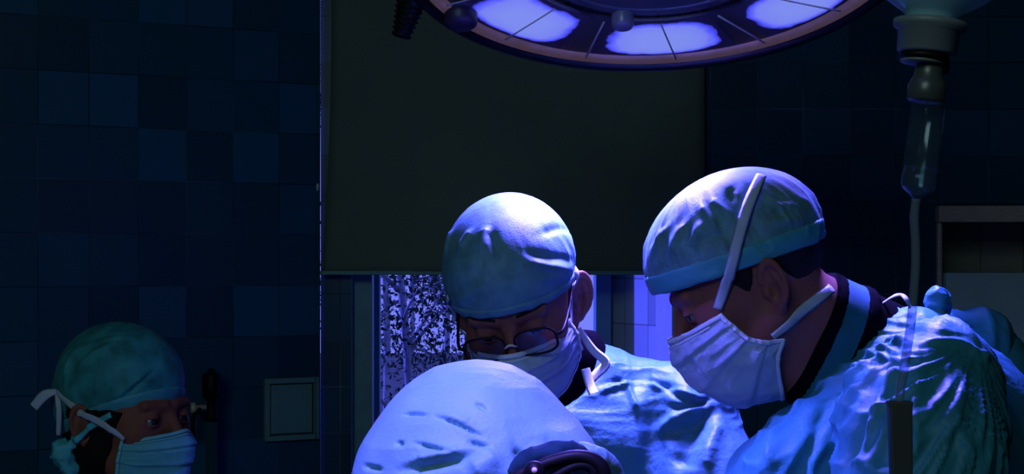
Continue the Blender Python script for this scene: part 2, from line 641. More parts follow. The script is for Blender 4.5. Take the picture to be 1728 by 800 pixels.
def path_on(f, pxs, off=0.001, n=40, y0=0.9, y1=2.9):
    P = catmull([hit(f, *p, y0, y1) for p in pxs], n)
    for _ in range(4):
        d = f(P) - off
        P = P - grad(f, P) * np.clip(d, -0.01, 0.01)[:, None]
    K = 4
    for _ in range(3):
        Q = np.vstack([np.repeat(P[:1], K, 0), P, np.repeat(P[-1:], K, 0)])
        S = sum(Q[i:i + n] for i in range(2 * K + 1)) / (2 * K + 1)
        S[0], S[-1] = P[0], P[-1]
        d = f(S) - off
        P = S - grad(f, S) * np.clip(d, -0.01, 0.0)[:, None]
    N_ = grad(f, P, 0.006)
    N_ = sum(np.vstack([np.repeat(N_[:1], K, 0), N_, np.repeat(N_[-1:], K, 0)])[i:i + n] for i in range(2 * K + 1))
    return P, N_ / (np.linalg.norm(N_, axis=1)[:, None] + 1e-12)


def fold_disp(V, folds):
    """ridges (positive) or creases (negative) along polylines: (points, width, height)"""
    D = np.zeros(len(V))
    for P, w, a in folds:
        P = np.asarray(P)
        best = np.full(len(V), 9.0)
        tt = np.zeros(len(V))
        c, rad = P.mean(0), np.linalg.norm(P - P.mean(0), axis=1).max() + 3 * w
        near = np.nonzero(np.linalg.norm(V - c, axis=1) < rad)[0]
        if not len(near):
            continue
        Q = V[near]
        L = len(P) - 1
        for s in range(L):
            a0, ba = P[s], P[s + 1] - P[s]
            h = np.clip(((Q - a0) @ ba) / (ba @ ba + 1e-12), 0, 1)
            d = np.linalg.norm(Q - a0 - h[:, None] * ba, axis=1)
            m_ = d < best[near]
            best[near] = np.where(m_, d, best[near])
            tt[near] = np.where(m_, (s + h) / L, tt[near])
        env = np.clip(np.minimum(tt, 1 - tt) * 5, 0, 1)
        env = 0.15 + 0.85 * env
        D += a * env * np.exp(-(best / w) ** 2)
    return D


def frame(origin, yaw, pitch, roll):
    m_ = Matrix.Rotation(R(yaw), 3, 'Z') @ Matrix.Rotation(R(pitch), 3, 'X') @ Matrix.Rotation(R(roll), 3, 'Y')
    return np.array(origin, float), np.array(m_, float)


class Head:
    """a head whose local frame looks along -y, its own left at +x"""

    def __init__(s, origin, yaw, pitch, roll, **k):
        s.o, s.m = frame(origin, yaw, pitch, roll)
        s.k = k

    def loc(s, P):
        return (np.asarray(P, float) - s.o) @ s.m

    def w(s, p):
        return s.o + s.m @ np.asarray(p, float)

    def ws(s, P):
        return np.asarray(P, float) @ s.m.T + s.o

    def skull(s, p):
        return ell(p, (0, 0.014, 0.034), (0.076, 0.097, 0.088))

    def sdf_local(s, p, ears=True):
        d = s.skull(p)
        d = smin(d, ell(p, (0, -0.034, -0.020), (0.063, 0.060, 0.088)), 0.03)
        ax = np.abs(p[:, 0])
        q = np.stack([ax, p[:, 1], p[:, 2]], 1)
        d = smin(d, ell(q, (0.0, -0.040, -0.075), (0.050, 0.048, 0.042)), 0.03)
        d = smin(d, cap(q, (0.058, 0.0, -0.055), (0.018, -0.072, -0.104), 0.014), 0.03)
        d = smin(d, sph(p, (0, -0.083, -0.100), 0.017), 0.02)
        d = smin(d, sph(q, (0.042, -0.064, -0.022), 0.019), 0.03)
        d = smax(d, -sph(q, (0.032, -0.104, 0.000), 0.0165), 0.012)
        d = smin(d, cap(q, (0.012, -0.091, 0.021), (0.044, -0.083, 0.022), s.k.get('brow', 0.0085)), 0.012)
        d = smin(d, cap(p, (0, -0.090, 0.014), (0, -0.115, -0.030), 0.0065, 0.0105), 0.010)
        d = smin(d, sph(q, (0.012, -0.102, -0.034), 0.0085), 0.007)
        d = smax(d, -sph(q, (0.006, -0.108, -0.042), 0.0035), 0.003)
        d = smin(d, ell(q, (0, -0.096, -0.062), (0.024, 0.010, 0.0065)), 0.005)
        d = smin(d, ell(q, (0, -0.094, -0.074), (0.020, 0.010, 0.0075)), 0.005)
        # eyelids, half lowered
        e = (0.032, -0.0835, 0.0)
        lid = sph(q, e, 0.0142)
        op = s.k.get('lid', (-0.0055, 0.0015))
        slot = np.maximum(p[:, 2] - op[1], op[0] - p[:, 2])
        lid = smax(lid, -np.maximum(slot, np.abs(q[:, 0] - 0.032) - 0.0125), 0.002)
        d = smin(d, lid, 0.004)
        # brow crease
        if s.k.get('crease', 1):
            d = smax(d, -cap(q, (0.004, -0.099, 0.012), (0.006, -0.097, 0.030), 0.002), 0.004)
        if ears:
            for sx in (1, -1):
                d = smin(d, s.ear(p, sx), 0.004)
        return d

    def ear(s, p, sx):
        c = np.array(s.k.get('ear', (0.0735, 0.016, -0.016)))
        es = s.k.get('escale', 1.0)
        q = (np.stack([p[:, 0] * sx, p[:, 1], p[:, 2]], 1) - c) / es
        a = R(s.k.get('flare', 28))
        # u: towards the back, v: up, w: outward
        u = q[:, 1] * math.cos(a) + q[:, 0] * math.sin(a)
        w = q[:, 0] * math.cos(a) - q[:, 1] * math.sin(a)
        t = R(-12)
        u, v = u * math.cos(t) + q[:, 2] * math.sin(t), -u * math.sin(t) + q[:, 2] * math.cos(t)
        E = np.stack([u, v, w], 1)
        rr = np.sqrt((u / 0.0155) ** 2 + ((v - 0.004) / 0.0265) ** 2)
        dq = (rr - 1) * 0.018
        plate = np.maximum(np.abs(w - 0.003 - 0.15 * np.clip(u, -1, 1)) - 0.0040, dq)
        rim = np.sqrt(dq ** 2 + (w - 0.0085 - 0.15 * u) ** 2) - 0.0040
        rim = np.where((u < -0.004) & (v < 0.004), rim + 0.006, rim)
        d = smin(plate, rim, 0.004)
        d = smin(d, ell(E, (-0.003, -0.029, 0.005), (0.0085, 0.0095, 0.0045)), 0.006)
        r2 = np.sqrt((u / 0.0088) ** 2 + ((v + 0.002) / 0.015) ** 2)
        anti = np.sqrt(((r2 - 1) * 0.011) ** 2 + (w - 0.0075) ** 2) - 0.0028
        anti = np.where(u < 0.0, anti + 0.006, anti)
        d = smin(d, anti, 0.004)
        d = smin(d, ell(E, (-0.010, 0.0, -0.004), (0.010, 0.024, 0.010)), 0.006)
        d = smax(d, -ell(E, (-0.002, -0.007, 0.009), (0.0072, 0.0115, 0.0068)), 0.003)
        d = smin(d, ell(E, (-0.0125, -0.008, 0.006), (0.0042, 0.0062, 0.0045)), 0.004)
        return d * es

    def sdf(s, P):
        p = s.loc(P)
        d = np.linalg.norm(p - np.array((0, 0, 0.0)), axis=1) - 0.15
        n = np.nonzero(d < 0.05)[0]
        d = d + 0.03
        if len(n):
            d[n] = s.sdf_local(p[n])
        return d


def union(parts, k):
    def f(P):
        d = None
        for g in parts:
            e = g(P)
            d = e if d is None else smin(d, e, k)
        return d
    return f


def capf(a, b, r1, r2=None):
    return lambda P: cap(P, tuple(a), tuple(b), r1, r2)


def hand_mesh(wrist, direction, palm_normal, side):
    """a relaxed hand: palm, four bent fingers and a thumb"""
    d = Vector(direction).normalized()
    n = Vector(palm_normal)
    n = (n - d * n.dot(d)).normalized()
    s_ = d.cross(n) * side
    m_ = np.array(Matrix((d, s_, n)).transposed())

    def f(P):
        p = P
        r = cap(p, (0.0, -0.022, 0), (0.075, -0.028, 0), 0.014, 0.013)
        for yy in (-0.012, 0.006, 0.022):
            r = smin(r, cap(p, (0.0, yy * 0.8, 0), (0.078, yy, 0), 0.015, 0.012), 0.012)
        for yy, L in ((-0.030, 0.060), (-0.010, 0.076), (0.010, 0.083), (0.029, 0.073)):
            b0 = np.array((0.078, yy, 0.0))
            b1 = b0 + np.array((L * 0.48, 0, -0.008))
            b2 = b1 + np.array((L * 0.27, 0, -0.018))
            b3 = b2 + np.array((L * 0.10, 0, -0.020))
            fg = smin(smin(cap(p, b0, b1, 0.0095, 0.0088), cap(p, b1, b2, 0.0088, 0.008), 0.002), cap(p, b2, b3, 0.008, 0.0068), 0.002)
            r = smin(r, fg, 0.004)
        th = smin(cap(p, (0.018, 0.028, -0.004), (0.052, 0.052, -0.014), 0.014, 0.0105), cap(p, (0.052, 0.052, -0.014), (0.082, 0.056, -0.026), 0.0105, 0.008), 0.003)
        r = smin(r, th, 0.01)
        return r
    V, F = surface_nets(f, np.arange(-0.03, 0.19, 0.004), np.arange(-0.06, 0.08, 0.004), np.arange(-0.08, 0.03, 0.004))
    return V @ m_.T + np.array(wrist), F


def skin_body(name, f, head, lo, hi, hands):
    o = head.o
    V, F = surface_nets(f, axis_pts(lo[0], hi[0], o[0] - 0.13, o[0] + 0.13, 0.0026, 0.03),
                        axis_pts(lo[1], hi[1], o[1] - 0.13, o[1] + 0.13, 0.0026, 0.03),
                        axis_pts(lo[2], hi[2], o[2] - 0.16, o[2] + 0.14, 0.0026, 0.03))
    for h in hands:
        hv, hf = hand_mesh(*h)
        F = np.vstack([F, hf + len(V)])
        V = np.vstack([V, hv])
    return link(name, np_mesh(V, F), M['skin'])


def cloth(name, f, axes, m, parent, disp=None, smooth_it=1):
    V, F = surface_nets(f, *axes)
    if disp is not None:
        Nn = grad(f, V, 0.004)
        V = V + Nn * disp(V)[:, None]
    return link(name, np_mesh(V, F), m, parent)


def eye_obj(head, sx, parent):
    V, F = [], []
    nr, na = 14, 24
    for i in range(nr + 1):
        th = math.pi * i / nr
        r = 0.0122 + (0.0006 if th < 0.45 else 0)
        for j in range(na):
            a = 2 * math.pi * j / na
            V.append(head.w((sx * 0.032 + r * math.sin(th) * math.cos(a), -0.0822 - r * math.cos(th), -0.003 + r * math.sin(th) * math.sin(a))))
    for i in range(nr):
        for j in range(na):
            F.append((i * na + j, i * na + (j + 1) % na, (i + 1) * na + (j + 1) % na, (i + 1) * na + j))
    me = mesh(V, F)
    me.materials.append(M['eye_white'])
    me.materials.append(M['iris'])
    for p_ in me.polygons:
        if p_.index // na < 3:
            p_.material_index = 1
    return link('eye', me, None, parent)


def brow_obj(head, f, sx, parent):
    pts = [(sx * x, y, z) for x, y, z in ((0.014, -0.100, 0.025), (0.026, -0.100, 0.030), (0.040, -0.092, 0.030), (0.050, -0.080, 0.024))]
    P = catmull(head.ws(pts), 24)
    for _ in range(4):
        P = P - grad(f, P) * (f(P) - 0.0003)[:, None]
    V, F = ribbon(P, grad(f, P), [0.003, 0.0055, 0.005, 0.002], 0.0010)
    return obj('eyebrow', V, F, M['hair'], parent)


MASK_NET = [
    [(0, -.123, -.014), (.023, -.110, -.020), (.050, -.084, -.027), (.069, -.038, -.030)],
    [(0, -.135, -.036), (.028, -.119, -.040), (.056, -.087, -.046), (.072, -.036, -.048)],
    [(0, -.131, -.062), (.029, -.113, -.064), (.056, -.080, -.066), (.072, -.033, -.065)],
    [(0, -.124, -.090), (.027, -.106, -.090), (.053, -.073, -.087), (.069, -.030, -.082)],
    [(0, -.100, -.124), (.025, -.088, -.120), (.048, -.062, -.112), (.064, -.028, -.100)],
]


def mask_obj(head, net, parent, m, mb, pleats=3, seed=0, wr=0.0016, dots=False):
    full = [[(-x, y, z) for x, y, z in row[:0:-1]] + list(row) for row in net]
    nu, nv = 72, 64
    rows = [catmull(r, nu) for r in full]
    G = np.stack([catmull([rows[i][j] for i in range(len(full))], nv) for j in range(nu)], 1)
    v = np.linspace(0, 1, nv)[:, None]
    u = np.linspace(-1, 1, nu)[None]
    du, dv = np.gradient(G, axis=1), np.gradient(G, axis=0)
    Nn = np.cross(du, dv)
    Nn /= np.linalg.norm(Nn, axis=2)[:, :, None] + 1e-12
    if (Nn[nv // 2, nu // 2] @ np.array((0, -1, 0))) < 0:
        Nn = -Nn
    ph = v * (pleats + 0.6) + 0.15 * u ** 2
    saw = (ph % 1.0)
    saw = np.where(saw > 0.88, (1 - saw) / 0.12 * 0.88, saw)
    amp = 0.0038 * (1 - 0.55 * np.abs(u) ** 3) * np.clip(v * 7, 0, 1) * np.clip((1 - v) * 7, 0, 1)
    pts = np.stack([np.broadcast_to(u * 4, (nv, nu)).ravel(), np.broadcast_to(v * 5, (nv, nu)).ravel(), np.full(nu * nv, seed + .5)], 1)
    wk = (ridge(pts, seed) + 0.6 * ridge(pts * 2.3 + 5, seed + 1)).reshape(nv, nu) - 0.6
    G2 = G + Nn * (saw * amp + wk * wr)[:, :, None]
    Wp = head.ws(G2.reshape(-1, 3))
    Wn = Nn.reshape(-1, 3) @ head.m.T
    V = np.vstack([Wp, Wp - Wn * 0.0012])
    n = nu * nv
    F = []
    for i in range(nv - 1):
        for j in range(nu - 1):
            a = i * nu + j
            F.append((a, a + 1, a + nu + 1, a + nu))
            F.append((n + a, n + a + nu, n + a + nu + 1, n + a + 1))
    rim = [j for j in range(nu)] + [i * nu + nu - 1 for i in range(1, nv)] + [(nv - 1) * nu + j for j in range(nu - 2, -1, -1)] + [i * nu for i in range(nv - 2, 0, -1)]
    for a, b in zip(rim, rim[1:] + rim[:1]):
        F.append((b, a, n + a, n + b))
    mo = obj('face_mask', V, F, m, parent)
    Wp, Wn = Wp.reshape(nv, nu, 3), Wn.reshape(nv, nu, 3)
    for P, N_, wdt in ((Wp[1], Wn[1], 0.007), (Wp[-2], Wn[-2], 0.006), (Wp[:, 1], Wn[:, 1], 0.007), (Wp[:, -2], Wn[:, -2], 0.007)):
        V, F = ribbon(P + N_ * 0.0008, N_, wdt, 0.0010)
        obj('mask_binding', V, F, mb, mo)
    k = int(nv * 0.085)
    V, F = ribbon(Wp[k][8:-8] + Wn[k][8:-8] * 0.0006, Wn[k][8:-8], 0.0035, 0.0012)
    obj('nose_wire', V, F, mb, mo)
    corners = {'tl': Wp[1, 1], 'tr': Wp[1, -2], 'bl': Wp[-2, 1], 'br': Wp[-2, -2]}
    return mo, corners


def cap_obj(head, parent, m, mb, c, r, front, back, band=0.026, disp=None, extra=None, earcut=None, bandoff=0.0025, step=0.0028, bump=0.0):
    """a cloth cap: an inflated skull form above a sloping rim, with its turned-up band"""
    p0, p1 = np.array((0, *front)), np.array((0, *back))
    t = (p1 - p0) / np.linalg.norm(p1 - p0)
    n = np.array((0, -t[2], t[1]))
    if n[2] < 0:
        n = -n

    def form(p):
        d = ell(p, c, r)
        if extra:
            for e in extra:
                d = smin(d, e(p), 0.03)
        return d

    def f(P):
        p = head.loc(P)
        d = smax(form(p), -((p - p0) @ n), 0.006)
        if earcut:
            for sx in (1, -1):
                d = smax(d, -ell(p, (sx * earcut[0][0], *earcut[0][1:]), earcut[1]), .004)
        return d

    def fb(P):
        p = head.loc(P)
        h = (p - p0) @ n
        d = smax(form(p) - bandoff, np.maximum(-h - 0.001, h - band), 0.003)
        if earcut:
            for sx in (1, -1):
                d = smax(d, -ell(p, (sx * earcut[0][0], *earcut[0][1:]), earcut[1]), .004)
        return d
    ext = max(r) + 0.05
    o = head.w(c)
    axes = [np.arange(o[k] - ext, o[k] + ext, step) for k in range(3)]

    def dsp(V):
        p = head.loc(V)
        h = np.clip(((p - p0) @ n - band * 0.6) / 0.02, 0, 1)
        q = p - np.array(c)
        th = np.arctan2(q[:, 0], -q[:, 1])
        return h * (disp(p, th, (p - p0) @ n, V) if disp else 0)
    co = cloth('surgical_cap', f, axes, m, parent, dsp)

    def dspb(V):
        p = head.loc(V)
        q = p - np.array(c)
        th = np.arctan2(q[:, 0], -q[:, 1])
        return 0.0016 * (ridge(np.stack([th * 5, ((p - p0) @ n) * 60, th * 0 + 3], 1), 4) - 0.5)
    bo = cloth('cap_band', fb, axes, mb, co, dspb)
    return co, bo, f, fb


# ------------------------------------------------------------------ the room
def uv_quad(name, quads, m, kind='structure'):
    """quads: (four corners, four uvs)"""
    V, F, U = [], [], []
    for c4, u4 in quads:
        F.append(tuple(range(len(V), len(V) + 4)))
        V += [tuple(c) for c in c4]
        U += list(u4)
    me = mesh(V, F)
    uvl = me.uv_layers.new(name='UVMap')
    for i, u in enumerate(U):
        uvl.data[i].uv = u
    o = link(name, me, m, None, False)
    o['kind'] = kind
    return o


LA = Vector((-1.409, 3.913, 0))
th_l = R(24.4)
LD = Vector((math.cos(th_l), math.sin(th_l), 0))
s1 = 0.0
while (LA + LD * s1).x / (LA + LD * s1).y * FPX + 864 < 540:
    s1 += 0.002
LB = LA + LD * s1
YB = LB.y + 0.01
s0 = 0
while (LA + LD * s0).x / (LA + LD * s0).y * FPX + 864 < 64:
    s0 += 0.001
v_ref = CAMZ + (HY - 207) / FPX * 3.913


def left_quad(sa, sb, za, zb):
    a, b = LA + LD * sa, LA + LD * sb
    return ([(a.x, a.y, za), (b.x, b.y, za), (b.x, b.y, zb), (a.x, a.y, zb)],
            [(sa - s0, za - v_ref), (sb - s0, za - v_ref), (sb - s0, zb - v_ref), (sa - s0, zb - v_ref)])


uv_quad('wall_left', [left_quad(-1.9, s1, 0, 3.2)], M['tile_left'])

XR = 2.3
WX0, WX1 = W(593, 0, YB).x, W(1150, 0, YB).x
WZ0, WZ1 = 0.95, CAMZ + (HY - 250) / FPX * YB
HX0, HX1 = W(1590, 0, YB).x, XR - 0.25
HZ0, HZ1 = W(0, 650, YB).z, W(0, 372, YB).z


def back_quad(x0, x1, z0, z1, y=None):
    y = YB if y is None else y
    return ([(x0, y, z0), (x1, y, z0), (x1, y, z1), (x0, y, z1)], [(x0, z0), (x1, z0), (x1, z1), (x0, z1)])


uv_quad('wall_back', [back_quad(LB.x, WX0, 0, 3.2), back_quad(WX0, WX1, 0, WZ0), back_quad(WX0, WX1, WZ1, 3.2),
                      back_quad(WX1, HX0, 0, 3.2), back_quad(HX0, HX1, 0, HZ0), back_quad(HX0, HX1, HZ1, 3.2), back_quad(HX1, XR, 0, 3.2)], M['tile_back'])
a = LA + LD * -1.9
tag(MB().box((a.x - 0.2, -2.6, -0.1), (XR + 0.1, YB + 0.5, 0.0)).build('floor', M['floor']), kind='structure')
tag(MB().box((a.x - 0.2, -2.6, 3.2), (XR + 0.1, YB + 0.5, 3.3)).build('ceiling', M['plain_dark']), kind='structure')
tag(MB().box((XR, -2.6, 0), (XR + 0.1, YB, 3.2)).build('wall_right', M['plain_dark']), kind='structure')
tag(MB().box((a.x - 0.2, -2.6, 0), (XR + 0.1, -2.5, 3.2)).build('wall_front', M['plain_dark']), kind='structure')
tag(MB().box((a.x - 0.2, -2.5, 0), (a.x - 0.1, a.y, 3.2)).build('wall_side', M['plain_dark']), kind='structure')

# window recess: plain near side, splayed white tiles on the far side, and the glazed frame
GY = YB + 0.40
GX1 = W(1012, 0, GY).x
uv_quad('trim_1', [([(WX0, YB, WZ0), (WX0, GY, WZ0), (WX0, GY, WZ1), (WX0, YB, WZ1)], [(0, WZ0), (.4, WZ0), (.4, WZ1), (0, WZ1)])], M['frame_grey'])
ln = math.hypot(WX1 - GX1, GY - YB)
uv_quad('trim_2', [([(GX1, GY, WZ0), (WX1, YB, WZ0), (WX1, YB, WZ1), (GX1, GY, WZ1)], [(0, WZ0), (ln, WZ0), (ln, WZ1), (0, WZ1)])], M['tile_white'])
tag(MB().box((WX0, YB, WZ0 - .04), (WX1, GY + .02, WZ0)).box((WX0, YB, WZ1), (WX1, GY + .02, WZ1 + .04)).build('trim_3', M['frame_grey']), kind='structure')
# white corner strip with its fixing screws beside the tiled splay
sd_ = Vector((WX1 - GX1, YB - GY, 0))
sn_ = Vector((sd_.y, -sd_.x, 0)).normalized()
sq = MB()
for t0_, t1_, th_ in ((.74, .86, .012), (.88, .955, .020)):
    a_, b_ = Vector((GX1, GY, 0)) + sd_ * t0_, Vector((GX1, GY, 0)) + sd_ * t1_
    c4 = [a_, b_, b_ + sn_ * th_, a_ + sn_ * th_]
    sq.add([(p.x, p.y, z) for z in (WZ0 + .001, WZ1 - .001) for p in c4], [(0, 3, 2, 1), (4, 5, 6, 7), (0, 1, 5, 4), (1, 2, 6, 5), (2, 3, 7, 6), (3, 0, 4, 7)])
tag(sq.build('trim_4', M['frame_white'], bevel=0.002), kind='structure')
win = MB()
FY = YB + 0.05
fx0, fx1 = WX0, W(628, 0, FY).x
win.box((fx0, FY, WZ0), (fx1, FY + .06, WZ1))
gx0 = W(1003, 0, GY - 0.03).x
win.box((gx0, GY - .12, WZ0), (W(1028, 0, GY - .03).x, GY + .03, WZ1))
win.box((fx0, GY - .02, WZ1 - .05), (gx0, GY + .03, WZ1)).box((fx0, GY - .02, WZ0), (gx0, GY + .03, WZ0 + .06))
win.box((WX0, GY - .02, WZ0), (WX0 + .05, GY + .03, WZ1))
wo = tag(win.build('window_1', M['frame_grey'], bevel=0.003), kind='structure')
tag(MB().box((WX0 + .02, GY, WZ0 + .03), (gx0 + .01, GY + .004, WZ1 - .03)).build('pane', M['pane'], wo), kind='structure')

# hatch in the wall: metal rail and recess
hz = W(0, 375, YB - .03).z
hw = MB()
D = 0.36
uv_quad('wall_recess', [back_quad(HX0, HX1, HZ0, HZ1, YB + D)], M['tile_grey'])
tag(MB().box((HX0 - .02, YB, HZ0 - .03), (HX0, YB + D, HZ1 + .03)).box((HX1, YB, HZ0 - .03), (HX1 + .02, YB + D, HZ1 + .03))
    .box((HX0, YB + .001, HZ0 - .03), (HX1, YB + D, HZ0)).box((HX0, YB, HZ1), (HX1, YB + D, HZ1 + .03)).build('trim_5', M['plain_dark']), kind='structure')
ry = YB - 0.045
rail = MB().box((W(1585, 0, ry).x, ry, W(0, 375, ry).z), (HX1 + .05, YB - .001, W(0, 347, ry).z))
rail.box((W(1586, 0, ry).x, ry + .02, HZ0), (W(1594, 0, ry).x, YB - .001, W(0, 375, ry).z))
rail.box((W(1590, 0, ry).x, ry, W(0, 668, ry).z), (HX1 + .05, YB - .001, W(0, 652, ry).z))
tag(rail.build('trim_6', M['metal'], bevel=0.004), kind='structure')

# ------------------------------------------------------------------ grey metal box standing in the hatch
cx0, cx1 = W(1596, 0, YB - .02).x, HX1 - 0.03
cz0, cz1 = HZ0 + 0.002, W(0, 460, YB - .02).z
cb = empty('metal_box', ((cx0 + cx1) / 2, YB + .1, cz0))
tag(cb, 'plain grey enamelled box filling the lower part of the wall hatch', 'box')
MB().box((cx0, YB - .005, cz0), (cx1, YB + .28, cz1)).build('body', M['cabinet'], cb, bevel=0.006)
MB().box((cx0, YB - .022, cz0 + .004), (cx1, YB - .006, cz1)).build('front_panel', M['cabinet'], cb, bevel=0.004)
MB().box((cx0 + .01, YB - .026, cz0 + .012), (cx1 - .02, YB - .021, cz0 + .018)).build('bottom_lip', M['dark_grey'], cb)

# ------------------------------------------------------------------ small access panel on the tiled wall
def on_left(s_, z, d):
    p = LA + LD * s_
    n_ = Vector((LD.y, -LD.x, 0))
    return (p.x + n_.x * d, p.y + n_.y * d, z)


def s_at(px):
    s_ = -0.3
    while True:
        p = LA + LD * s_
        if p.x / p.y * FPX + 864 >= px or s_ > 2:
            return s_
        s_ += 0.0005


def left_box(mb, sa, sb, za, zb, d0, d1):
    V = [on_left(sa, za, d1), on_left(sb, za, d1), on_left(sb, za, d0), on_left(sa, za, d0), on_left(sa, zb, d1), on_left(sb, zb, d1), on_left(sb, zb, d0), on_left(sa, zb, d0)]
    return mb.add(V, [(0, 3, 2, 1), (4, 5, 6, 7), (0, 1, 5, 4), (1, 2, 6, 5), (2, 3, 7, 6), (3, 0, 4, 7)])


pa, pb = s_at(444), s_at(536)
yp = (LA + LD * ((pa + pb) / 2)).y
zt, zb_ = W(0, 637, yp).z, W(0, 742, yp).z
box = empty('access_panel', on_left((pa + pb) / 2, zb_, 0))
tag(box, 'small square grey access panel set in the navy tiled wall below the blind', 'wall panel')
fr = MB()
b_ = 0.016
left_box(fr, pa, pb, zb_, zb_ + b_, 0.001, .022)
left_box(fr, pa, pb, zt - b_, zt, 0.001, .022)
left_box(fr, pa, pa + b_, zb_ + b_, zt - b_, 0.001, .022)
left_box(fr, pb - b_, pb, zb_ + b_, zt - b_, 0.001, .022)
M['panel'] = mat('grey_panel_paint', (0.13, 0.30, 0.30), 0.5, var=0.08, scale=10)
fr.build('frame', M['panel'], box, bevel=0.002)
left_box(MB(), pa + b_ + .004, pb - b_ - .004, zb_ + b_ + .004, zt - b_ - .004, 0.001, .014).build('panel_door', M['panel'], box, bevel=0.003)

# ------------------------------------------------------------------ roller blind
BY = YB - 0.06
bl = empty('roller_blind', W(864, 463, BY))
tag(bl, 'olive green roller blind pulled down over the window behind the surgeons', 'blind')
nu, nv = 40, 60
V, F = [], []
for i in range(nv + 1):
    t = i / nv
    py = -170 + (458 + 170) * t
    q = max(0.0, (py - 0) / 458)
    xl = 559 - 16 * max(0, q) ** 2.2
    for j in range(nu + 1):
        s_ = j / nu
        px = xl + (1189 - xl) * s_
        bow = 0.012 * math.sin(math.pi * s_) * q - 0.035 * math.exp(-((s_) / 0.03) ** 2) * (1 - 0.7 * q)
        V.append(W(px, py, BY - bow * 0.5 + 0.003 * math.sin(s_ * 9 + t * 2)))
for i in range(nv):
    for j in range(nu):
        a = i * (nu + 1) + j
        F.append((a, a + nu + 1, a + nu + 2, a + 1))
bo = obj('blind_cloth', V, F, M['blind'], bl)
sol = bo.modifiers.new('solid', 'SOLIDIFY')
sol.thickness = 0.0015
zb0 = W(0, 464, BY).z
x0, x1 = W(540, 0, BY).x, W(1190, 0, BY).x
MB().box((x0, BY - .007, zb0), (x1, BY + .007, W(0, 457, BY).z)).build('bottom_bar', M['frame_grey'], bl, bevel=0.002)
zt0 = W(0, -170, BY).z
V, F = lathe([(0.0, -.001), (.03, 0), (.03, x1 - x0), (0.0, x1 - x0 + .001)], 24, (x0, BY + .025, zt0 + 0.01), (1, 0, 0))
obj('roller_tube', V, F, M['frame_grey'], bl)
# bead chain in a loop of two strands
ch = empty('bead_chain', W(537, 800, BY - .05))
tag(ch, 'thin beaded pull chain hanging beside the olive blind', 'chain')
mb_ = MB()
ball = lathe([(0.0, -.0022), (.0016, -.0016), (.0023, 0), (.0016, .0016), (0.0, .0022)], 6)
for strand, pxs in enumerate((534, 540)):
    top, bot = W(0, -170, BY - .05).z, W(0, 830, BY - .05).z
    nb = int((top - bot) / 0.0058)
    for k in range(nb):
        z = top - k * 0.0058
        x = W(pxs + 1.2 * math.sin(k * .02 + strand), 0, BY - .05).x
        mb_.add([(v[0] + x, v[1] + BY - .05, v[2] + z) for v in ball[0]], ball[1])
mb_.build('chain_strands', M['chain'], ch, smooth=True)
V, F = lathe([(0, -.011), (.004, -.01), (.0045, 0), (.004, .01), (0, .011)], 10, W(536, 316, BY - .052))
obj('chain_joiner', V, F, M['binding'], ch)
V, F = tube([W(534, 830, BY - .05), W(535, 838, BY - .05), W(539, 838, BY - .05), W(540, 830, BY - .05)], .0015, 6, res=12)
obj('chain_loop', V, F, M['chain'], ch)

# ------------------------------------------------------------------ gas valve standing against the tiled wall
sv = s_at(353)
VY = (LA + LD * sv).y - 0.10
gv = empty('gas_valve', (W(356, 0, VY).x, VY, 0.0))
tag(gv, 'dark upright valve on a pipe beside the masked assistant, against the tiled wall', 'valve')
xv = W(357, 0, VY).x
zA = W(0, 705, VY).z
V, F = lathe([(.022, 0), (.022, .02), (.017, .024), (.017, zA - .0)], 20, (xv, VY, 0.0))
obj('pipe', V, F, mat('blue_pipe', (0.02, 0.07, 0.11), 0.4), gv)
V, F = lathe([(.017, 0), (.021, .006), (.021, .02), (.014, .026), (.014, .06), (.024, .066), (.026, .09), (.026, .13), (.021, .136), (.010, .14), (.010, .15), (0, .151)], 24, (xv, VY, zA - .01))
obj('valve_body', V, F, M['black_plastic'], gv)
V, F = lathe([(0, 0), (.008, .001), (.008, .03), (.015, .032), (.015, .044), (0, .045)], 16, (xv - .014, VY, zA + .03), (-1, -.35, 0))
obj('valve_knob', V, F, M['metal'], gv)
V, F = tube([(xv - .03, VY - .01, zA + .03), (xv - .05, VY - .012, zA + .0), (xv - .05, VY - .012, zA - .05)], .006, 8)
obj('side_lever', V, F, M['black_plastic'], gv)

# ------------------------------------------------------------------ operating lamp
lamp = empty('operating_lamp', LAMP_C)
tag(lamp, 'large round operating lamp with glowing segments hanging over the surgeons', 'lamp')
Rx = Matrix.Rotation(-LAMP_TILT, 3, 'X')
LR = 0.376


def LP(v):
    return LAMP_C + Rx @ Vector(v)


def lobj(name, VF, m, parent=None, smooth=True):
    return obj(name, [LP(v) for v in VF[0]], VF[1], m, parent or lamp, smooth)


lobj('housing', lathe([(LR, .0), (LR + .004, .02), (LR - .01, .06), (.28, .12), (.16, .16), (.06, .175), (0, .176)], 96), M['lamp_body'])
lobj('outer_rim', lathe_ring([(LR - .012, -.004), (LR - .006, -.014), (LR + .004, -.014), (LR + .010, -.004), (LR + .010, .02), (LR - .012, .02)], 128), M['lamp_rim'])
lobj('inner_lip', lathe_ring([(LR - .034, .004), (LR - .030, -.004), (LR - .012, -.007), (LR - .011, .01), (LR - .034, .012)], 128), M['lamp_lip'])

